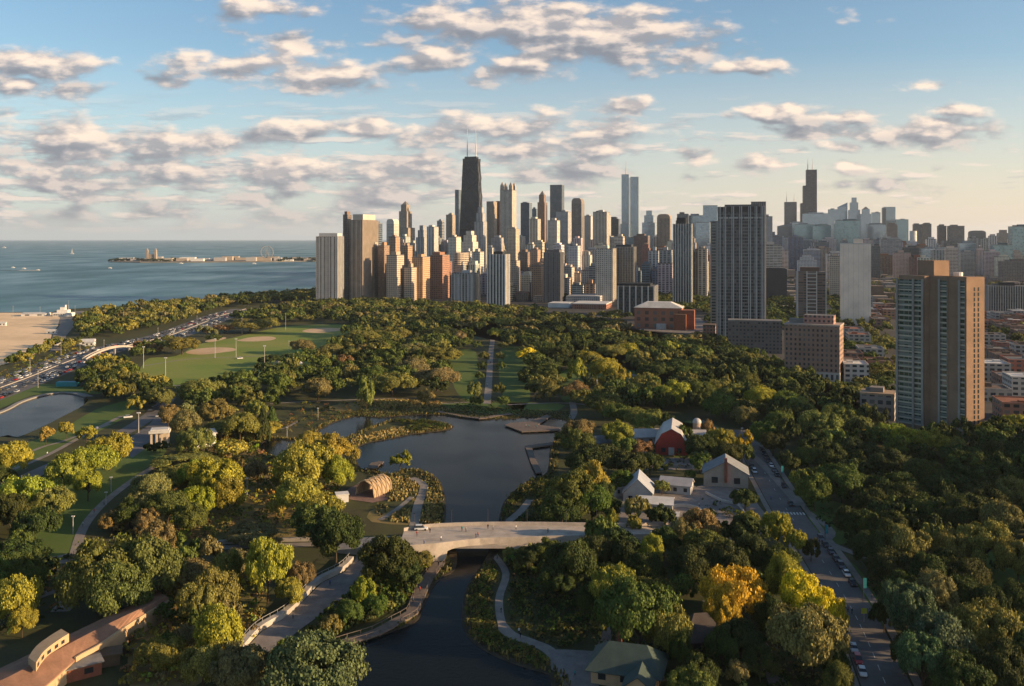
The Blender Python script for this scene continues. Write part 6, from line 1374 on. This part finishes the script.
# --- lamp posts and floodlight masts
for (x_, yt_, yb_, k, lab) in [(165.5,358,383,2,'tall floodlight mast at left corner of the ball fields'),(215,339,358,2,'floodlight mast behind the front infield'),(236,339,359,2,'floodlight mast right of the front infield'),(264.5,346,381,2,'tall floodlight mast in the middle of the ball fields'),(289,341,352,1,'short mast behind the ball field clubhouse'),
    (285.6,313,330,1,'thin mast at the far edge of the ball fields'),(242,318,334,1,'thin mast among trees beyond the ball fields'),(30,358,377,1,'lamp post on the beach side of the highway'),(38,371,388,1,'lamp post in the highway traffic'),(143.5,347,368,2,'tall mast by the footbridge end'),(138.6,413,433,2,'double-headed lamp post in the car park'),
    (106,492,505,1,'white post at the middle of the curved footpath'),(111,477,492,1,'lamp post right of the curved footpath'),(3,468,482,1,'lamp post at left edge by the park drive'),(73,516,534,1,'thin lamp post on the lawn by the curved footpath'),(97,427,438,1,'lamp post beside the lagoon lawn'),(61,340,356,1,'lamp post by the beach shed'),(80,343,357,1,'lamp post at footbridge ramp'),(104,340,352,1,'lamp post beside the highway curve'),
    (247,478,497,1,'bare pole among prairie plants'),(13,306,318,1,'thin mast on the beach edge'),(40,307,318,1,'thin mast behind the beach pavilion'),(75,306,318,1,'thin mast right of the beach house'),(158,328,340,1,'lamp post on the far highway stretch'),(197,316,328,1,'lamp post where the highway meets the trees'),(287,427,438,1,'white post on the inlet landing'),(742,428,444,1,'lamp post near the top of the park road'),(318,408,420,1,'thin lamp post by the pond inlet'),(597,380,398,1,'thin lamp post at the zoo path')]:
    q = G(x_, yb_); h_ = zat(yt_, q.y); t = thing('floodlight_mast' if k == 2 else 'lamp_post', (q.x, q.y, 0), lab, 'floodlight' if k == 2 else 'lamp post'); b = MB(); b.tube((0,0,0),(0,0,h_), .26 if k == 2 else .17, .16 if k == 2 else .1, 6); b.build('pole', M_steel, t)
    b = MB(); b.box((0,0,h_-.2),(1.9 if k == 2 else 1.0,.5,.6 if k == 2 else .25)); b.build('lamp_head', M_white, t)
# --- cars
def car_proto(kind):
    t = bpy.data.objects.new('parked_car', None); COL.objects.link(t); L_, W_, H_ = 4.5, 1.8, (1.45 if kind == 0 else 1.75)
    def loft(secs, name, mat):
        b = MB(); 
        for i in range(len(secs)-1):
            A, B = secs[i], secs[i+1]
            for j in range(len(A)): b.face([A[j], B[j], B[(j+1) % len(A)], A[(j+1) % len(A)]])
        b.face(secs[0]); b.face(secs[-1][::-1]); o = b.build(name, mat, t); bm = bmesh.new(); bm.from_mesh(o.data); bmesh.ops.recalc_face_normals(bm, faces=bm.faces[:]); bm.to_mesh(o.data); bm.free(); return o
    M_paint = MATS.setdefault('car_paint', pmat('car_paint', (.5,.5,.5), .28, .03, 1, objcol=True)); g = MATS['dark_glass']
    def sec(x, w, z0, z1): return [(x,-w*.92,z0),(x,-w,(z0+z1)/2),(x,-w*.9,z1),(x,w*.9,z1),(x,w,(z0+z1)/2),(x,w*.92,z0)]
    bd = loft([sec(x,w,z0,z1) for x,w,z0,z1 in [(-2.25,.72,.45,.75),(-2.12,.85,.3,.92),(-1.4,.9,.24,.98),(0,.9,.24,.95),(1.3,.9,.24,.9),(2.0,.84,.3,.78),(2.25,.66,.42,.66)]], 'body', M_paint)
    bk = -1.75 if kind == 0 else -2.1
    def sc(x, w, z): return [(x,-w,z),(x,w,z)]
    b = MB(); lo = [(bk,.94),(1.05,.93)]; hi = [(bk+.45,H_-.03),(.35,H_-.03)]
    for s in (-1,1): f = [(bk,s*.82,.94),(1.05,s*.82,.93),(.35,s*.64,H_-.04),(bk+.45,s*.64,H_-.04)]; b.face(f if s < 0 else f[::-1])
    b.face([(1.05,-.82,.93),(1.05,.82,.93),(.35,.64,H_-.04),(.35,-.64,H_-.04)]); b.face([(bk,.82,.94),(bk,-.82,.94),(bk+.45,-.64,H_-.04),(bk+.45,.64,H_-.04)]); b.build('windows', g, t)
    b = MB(); b.prism([(bk+.4,-.67),(.4,-.67),(.4,.67),(bk+.4,.67)], H_-.05, H_+.02, scale=.94); b.build('roof', M_paint, t)
    for x in (-1.4,1.4):
        for s in (-1,1): b = MB(); b.tube((x,s*.70,.33),(x,s*.93,.33),.33,.33,12); b.build('wheel', M_black, t)
    for s in (-1,1): b = MB(); b.box((2.12,s*.62,.55),(.2,.3,.16)); b.build('headlight', M_white, t); b = MB(); b.box((-2.16,s*.66,.62),(.12,.26,.16)); b.build('tail_light', pmat('tail_lamp', (.35,.02,.02), .4, .05, 1), t)
    return t
PC = [car_proto(0), car_proto(1)]
CC = dict(black=(.015,.015,.018), grey=(.12,.12,.13), silver=(.42,.43,.44), white=(.72,.72,.70), blue=(.03,.07,.16), red=(.38,.02,.02), navy=(.02,.03,.06), green=(.03,.10,.06))
first = [True, True]
def place_car(x, y, yaw, col, k, label):
    if first[k]: t = PC[k]; first[k] = False
    else: t = copy_tree(PC[k])
    t.location = (x, y, .07); t.rotation_euler = (0, 0, yaw); tag(t, label, 'car', 'cars parked along the park road'); t['px'], t['py'] = PX((x, y, 0))
    for ch in t.children: ch.color = (*CC[col], 1)
def along(P, py_want, off):
    for i in range(len(P)-1):
        a, c = P[i], P[i+1]; ya, yc = PX((*a, 0))[1], PX((*c, 0))[1]
        if ya <= py_want <= yc: f = (py_want-ya)/(yc-ya); p = Vector(a).lerp(Vector(c), f); d = (Vector(c)-Vector(a)).normalized(); return p+Vector((-d.y, d.x))*off, math.atan2(d.y, d.x)
    return None
rc = random.Random(9)
def road_cars(lst, off):
    for py_, col in lst:
        r_ = along(MR2, py_, off)
        if r_: place_car(r_[0].x, r_[0].y, r_[1]+rc.uniform(-.02,.02), col, rc.randrange(2), '%s car on the %s of the park road %s' % (col, 'right' if off > 0 else 'left', 'near its far end' if py_ < 500 else ('below the crosswalk' if py_ < 600 else 'near the bottom')))
road_cars([(450,'black'),(454,'navy'),(458,'grey'),(462,'black'),(466.5,'white'),(471,'grey'),(476,'black'),(487,'black'),(540,'grey'),(546,'black'),(553,'navy'),(560,'black'),(567,'grey'),(575,'white'),(584,'black')], 4.3)
road_cars([(468,'grey'),(473,'white'),(664,'red'),(676,'white'),(652,'silver')], -4.3)
r_ = along(MR2, 607, 1.5)
for p_ in ((505,'black',2.6),): r_ = along(MR2, p_[0], p_[2]); place_car(r_[0].x, r_[0].y, r_[1], p_[1], 0, 'black car driving just beyond the crosswalk')
# highway traffic, tiny and far: one mesh each
def tiny_car():
    b = MB(); b.prism(local_rect(4.6,1.9), .3, 1.0, 0); b.prism(local_rect(2.6,1.7,-.2), 1.0, 1.55, 1, scale=.85, tmi=0); o = b.build('traffic_car', [MATS['car_paint'], MATS['dark_glass']]); return o
tc_ = tiny_car(); LP = smooth_line([G(*p) for p in LSD], 8); LP = [(p.x, p.y) for p in LP]; first_t = True; nt = 0
for ln in (-18,-14.6,-11.2,-8,4,8,12,16,19):
    O = offset(LP, ln); s = rc.uniform(0, 8); acc = 0
    for i in range(len(O)-1):
        a, c = Vector(O[i]), Vector(O[i+1]); Ld = (c-a).length; dd = (c-a)/Ld
        while s < Ld:
            p = a+dd*s; px_, py_ = PX((p.x, p.y, 0)); s += rc.choice([rc.uniform(6.5, 12), rc.uniform(10, 45)])
            if -5 < px_ < 228 and nt < 290:
                o = tc_ if first_t else tc_.copy()
                if not first_t: COL.objects.link(o)
                first_t = False; nt += 1; col = rc.choice(['white','silver','black','grey','white','navy','grey','black','silver','black','grey','white','silver','red'])
                o.location = (p.x, p.y, .08); o.rotation_euler = (0, 0, math.atan2(dd.y, dd.x)); o.color = (*CC[col], 1)
                tag(o, 'tiny %s car in the lakeside highway traffic' % col, 'car', 'cars in the lakeside highway traffic', reg=False)
        s -= Ld
for (x_, y_, col) in [(152,404,'black'),(156,408,'grey'),(150,412,'black'),(128,418,'white'),(160,417,'silver'),(240,359,'white'),(298,365,'white')]:
    q = G(x_, y_); o = tc_.copy(); COL.objects.link(o); o.location = (q.x, q.y, .1); o.rotation_euler = (0,0,rc.uniform(.2,.6)); o.color = (*CC[col],1); o.name = 'parked_car'; tag(o, '%s car parked %s' % (col, 'on the car park behind the gate pavilion' if x_ < 200 else 'at the edge of the ball fields'), 'car', 'cars parked in the park')
# clubhouse and tents by the ball fields
c = G(304,360); gabled('clubhouse', (c.x, c.y), 14, 8, 3.4, 5, .1, 'small tan clubhouse between the ball fields and trees', M_beige, M_roofb, 'clubhouse'); 
for x_, y_, lab, m_ in [(291,368,'bright blue and white tent beside the clubhouse',pmat('blue_canvas',(.10,.33,.62),.8,.1,1)),(277,365,'white tent left of the blue tent',M_white),(300,366,'small white tent by the clubhouse',M_white)]:
    q = G(x_, y_); t = thing('tent', q, lab, 'tent'); b = MB(); b.prism(local_rect(4,4), 2.4, 3.9, scale=.1); b.build('canopy', m_, t)
    for sx in (-1,1):
        for sy in (-1,1): b = MB(); b.tube((sx*1.9,sy*1.9,0),(sx*1.9,sy*1.9,2.45),.06); b.build('leg', M_steel, t)
b = MB(); b.box((*G(68,386)[:2],0),(14,5,3)); tag(b.build('container', M_teal), 'teal storage container between the highway and lagoon trees', 'container')
# banners on the park road
for x_, y_, h_, lab in [(781,482,7,'teal banner post by the top of the park road'),(806,508,7,'teal banner post near the crosswalk'),(825,545,7,'teal banner post at the side path'),(863,602,7,'teal banner post beyond the yellow sign')]:
    q = G(x_, y_); t = thing('banner_post', q, lab, 'banner post'); b = MB(); b.tube((0,0,0),(0,0,h_),.1); b.build('pole', M_black, t)
    b = MB(); b.box((.55,0,h_-3.2),(.9,.08,2.8)); b.build('banner', M_teal, t)
q = G(864,622); t = thing('warning_sign', q, 'yellow crossing sign on a post by the road', 'road sign'); b = MB(); b.tube((0,0,0),(0,0,3),.06); b.build('post', M_steel, t); b = MB(); b.prism([(-.0,-.05),(.75,0),(0,.05),(-.75,0)], 2.2, 3.6); b.build('plate', pmat('sign_yellow', (.55,.62,.04), .5, .05, 1), t)
# --- people: one continuous figure each, grown over a small skeleton
def figure(seed, stride):
    V = [(0,0,.95),(0,0,1.2),(0,0,1.42),(0,0,1.52),(0,.01,1.66),(0,.01,1.74)]; R_ = [.15,.15,.15,.06,.10,.07]; E = [(0,1),(1,2),(2,3),(3,4),(4,5)]
    def limb(root, pts):
        p = root
        for (c, r) in pts: V.append(c); R_.append(r); E.append((p, len(V)-1)); p = len(V)-1
    for s in (-1, 1):
        f = stride*s; limb(0, [((.09*s,0,.88),.10),((.10*s,f*.22,.50),.065),((.10*s,f*.34-.02,.08),.045),((.10*s,f*.34+.13,.04),.04)])
        limb(2, [((.19*s,0,1.40),.06),((.24*s,-f*.12,1.14),.045),((.24*s,-f*.10+.1,.90),.035),((.24*s,-f*.08+.15,.82),.03)])
    me = bpy.data.meshes.new('person'); me.from_pydata(V, E, []); o = bpy.data.objects.new('person', me); COL.objects.link(o)
    md = o.modifiers.new('skin', 'SKIN'); 
    for k, r in enumerate(R_): me.skin_vertices[0].data[k].radius = (r, r)
    me.skin_vertices[0].data[0].use_root = True; o.modifiers.new('sub', 'SUBSURF').levels = 1
    bpy.context.view_layer.update(); ev = o.evaluated_get(bpy.context.evaluated_depsgraph_get()); m2 = bpy.data.meshes.new_from_object(ev); bpy.data.objects.remove(o); m2.name = 'person'
    m2.materials.clear(); m2.materials.append(pmat('skin', (.38,.23,.16), .7, .05, 1)); m2.materials.append(MATS['car_paint2']); m2.materials.append(pmat('trousers', (.04,.045,.07), .9, .1, 2)); m2.materials.append(pmat('hair', (.04,.025,.015), .8, .1, 2))
    for p in m2.polygons: z = p.center.z; p.material_index = 3 if z > 1.72 else (0 if z > 1.47 or (abs(p.center.x) > .2 and z < .9) else (1 if z > .93 else 2)); p.use_smooth = True
    return m2
MATS['car_paint2'] = pmat('shirt', (.5,.5,.5), .9, .1, 2, objcol=True)
FIG = [figure(0, .6), figure(1, .25), figure(2, -.6)]
shirts = [('white',(.65,.64,.62)),('black',(.02,.02,.025)),('red',(.45,.05,.04)),('blue',(.06,.13,.35)),('grey',(.25,.25,.26)),('teal',(.03,.28,.28))]
for k, (x_, y_, z_, where) in enumerate([(417,536,BZ,'on the left half of the bridge'),(430,533,BZ,'on the left half of the bridge'),(441,541,BZ,'on the left half of the bridge'),(462,531,BZ,'on the middle of the bridge'),(466,532,BZ,'on the middle of the bridge'),(476,538,BZ,'on the middle of the bridge'),(478,537,BZ,'on the middle of the bridge'),(488,529,BZ,'on the right half of the bridge'),(516,530,BZ,'on the right half of the bridge'),(548,533,BZ,'on the right half of the bridge'),(493,530,BZ,'on the right half of the bridge'),(424,545,BZ,'on the left half of the bridge'),
    (398,560,.15,'at the top of the boardwalk'),(514,579,.15,'on the winding bank path'),(519,634,.15,'on the winding bank path'),(575,677,.2,'on the plaza by the kiosk'),(293,619,.2,'on the paved walk'),(330,585,.2,'on the paved walk'),(848,612,.1,'crossing the park road'),(852,614,.1,'crossing the park road'),(846,610,.1,'crossing the park road'),(371,482,.15,'by the pavilion'),(104,505,.1,'on the curved footpath'),(771,500,.2,'on the pavement by the cottage'),(758,522,.2,'on the plaza by the cottage'),(872,600,.1,'on the right pavement')]):
    q = G(x_, y_, z_); cn, cc = shirts[(k*5+2) % 6]; o = bpy.data.objects.new('person', FIG[k % 3]); COL.objects.link(o); o.location = (q.x, q.y, z_); o.rotation_euler = (0,0,rc.uniform(0,6.28)); o.color = (*cc,1); tag(o, 'walker in %s top %s' % (cn, where), 'person', 'people walking in the park'); o['px'] = x_; o['py'] = y_
WALKP = [([(495,556),(506,574),(499,600),(505,630),(530,642)],'on the winding bank path'),([(163,461),(132,481),(104,503),(84,527)],'on the curved footpath'),([(487,404),(489,380),(491,352)],'on the straight garden path'),([(440,562),(428,577),(417,600),(412,612)],'on the left boardwalk'),([(690,500),(720,520),(760,520)],'on the farmyard paving'),([(20,470),(48,455),(90,432)],'on the path beside the lagoon lawn'),([(508,425),(530,428),(552,428)],'on the angled pond deck')]
for L_, wh in WALKP:
    for k in range(3):
        i = rc.randrange(len(L_)-1); f = rc.random(); z_ = 1.0 if 'deck' in wh or 'boardwalk' in wh else .15; q = G(*L_[i], z_).lerp(G(*L_[i+1], z_), f); cn, cc = rc.choice(shirts)
        o = bpy.data.objects.new('person', FIG[rc.randrange(3)]); COL.objects.link(o); o.location = (q.x+rc.uniform(-.8,.8), q.y, z_); o.rotation_euler = (0,0,rc.uniform(0,6.28)); o.color = (*cc,1); tag(o, 'walker in %s top %s' % (cn, wh), 'person', 'people walking in the park')
q = G(427,531,BZ)
def van():
    q = G(421,530,BZ); t = PC[1] if False else copy_tree(PC[1]); t.location = (q.x, q.y, BZ); t.rotation_euler = (0,0,.1); tag(t, 'small white utility vehicle parked on the left end of the bridge', 'car')
    for k in ('group','px','py'):
        if k in t: del t[k]
    t.name = 'utility_vehicle'
    for ch in t.children: ch.color = (.7,.7,.68,1)
van()
# ------------------------------------------------------------------ air
hz = MB(); hz.box((0, far*.5-100, -1), (far*2+400, far+900, 560)); ho = hz.build('haze', pmat('placeholder', (.5,.5,.5))); ho.data.materials.clear()
hm = bpy.data.materials.new('haze'); hm.use_nodes = True; N = NT(hm.node_tree); N.n.clear(); pv = N.new('ShaderNodeVolumePrincipled'); pv.inputs['Density'].default_value = .000021; pv.inputs['Color'].default_value = (.80,.90,1.0,1); pv.inputs['Anisotropy'].default_value = .2
mo = N.new('ShaderNodeOutputMaterial'); N.l.new(pv.outputs[0], mo.inputs['Volume']); ho.data.materials.append(hm); ho['kind'] = 'stuff'; ho['label'] = 'thin evening haze'
# ------------------------------------------------------------------ tell things with the same label apart
ORD = ['', 'second', 'third', 'fourth', 'fifth', 'sixth', 'seventh', 'eighth', 'ninth', 'tenth', 'eleventh', 'twelfth']
from collections import defaultdict
seen = defaultdict(list)
for o in REG: seen[o['label']].append(o)
for lab, L in seen.items():
    if len(L) < 2: continue
    def key(o): return o.get('px') if o.get('px') is not None else PX(o.location)[0]
    L.sort(key=key); n = len(L)
    for i, o in enumerate(L):
        if n == 2: w = ('left one', 'right one')[i]
        elif i == 0: w = 'leftmost'
        elif i == n-1: w = 'rightmost'
        elif i < 12: w = '%s from left' % ORD[i]
        else: w = 'number %d from left' % (i+1)
        o['label'] = '%s, %s' % (lab, w)
for o in bpy.data.objects:
    for k in ('px', 'py'):
        if k in o: del o[k]
for o in REG:
    if len(o['label'].split()) > 16: print('LONG', o['label'])
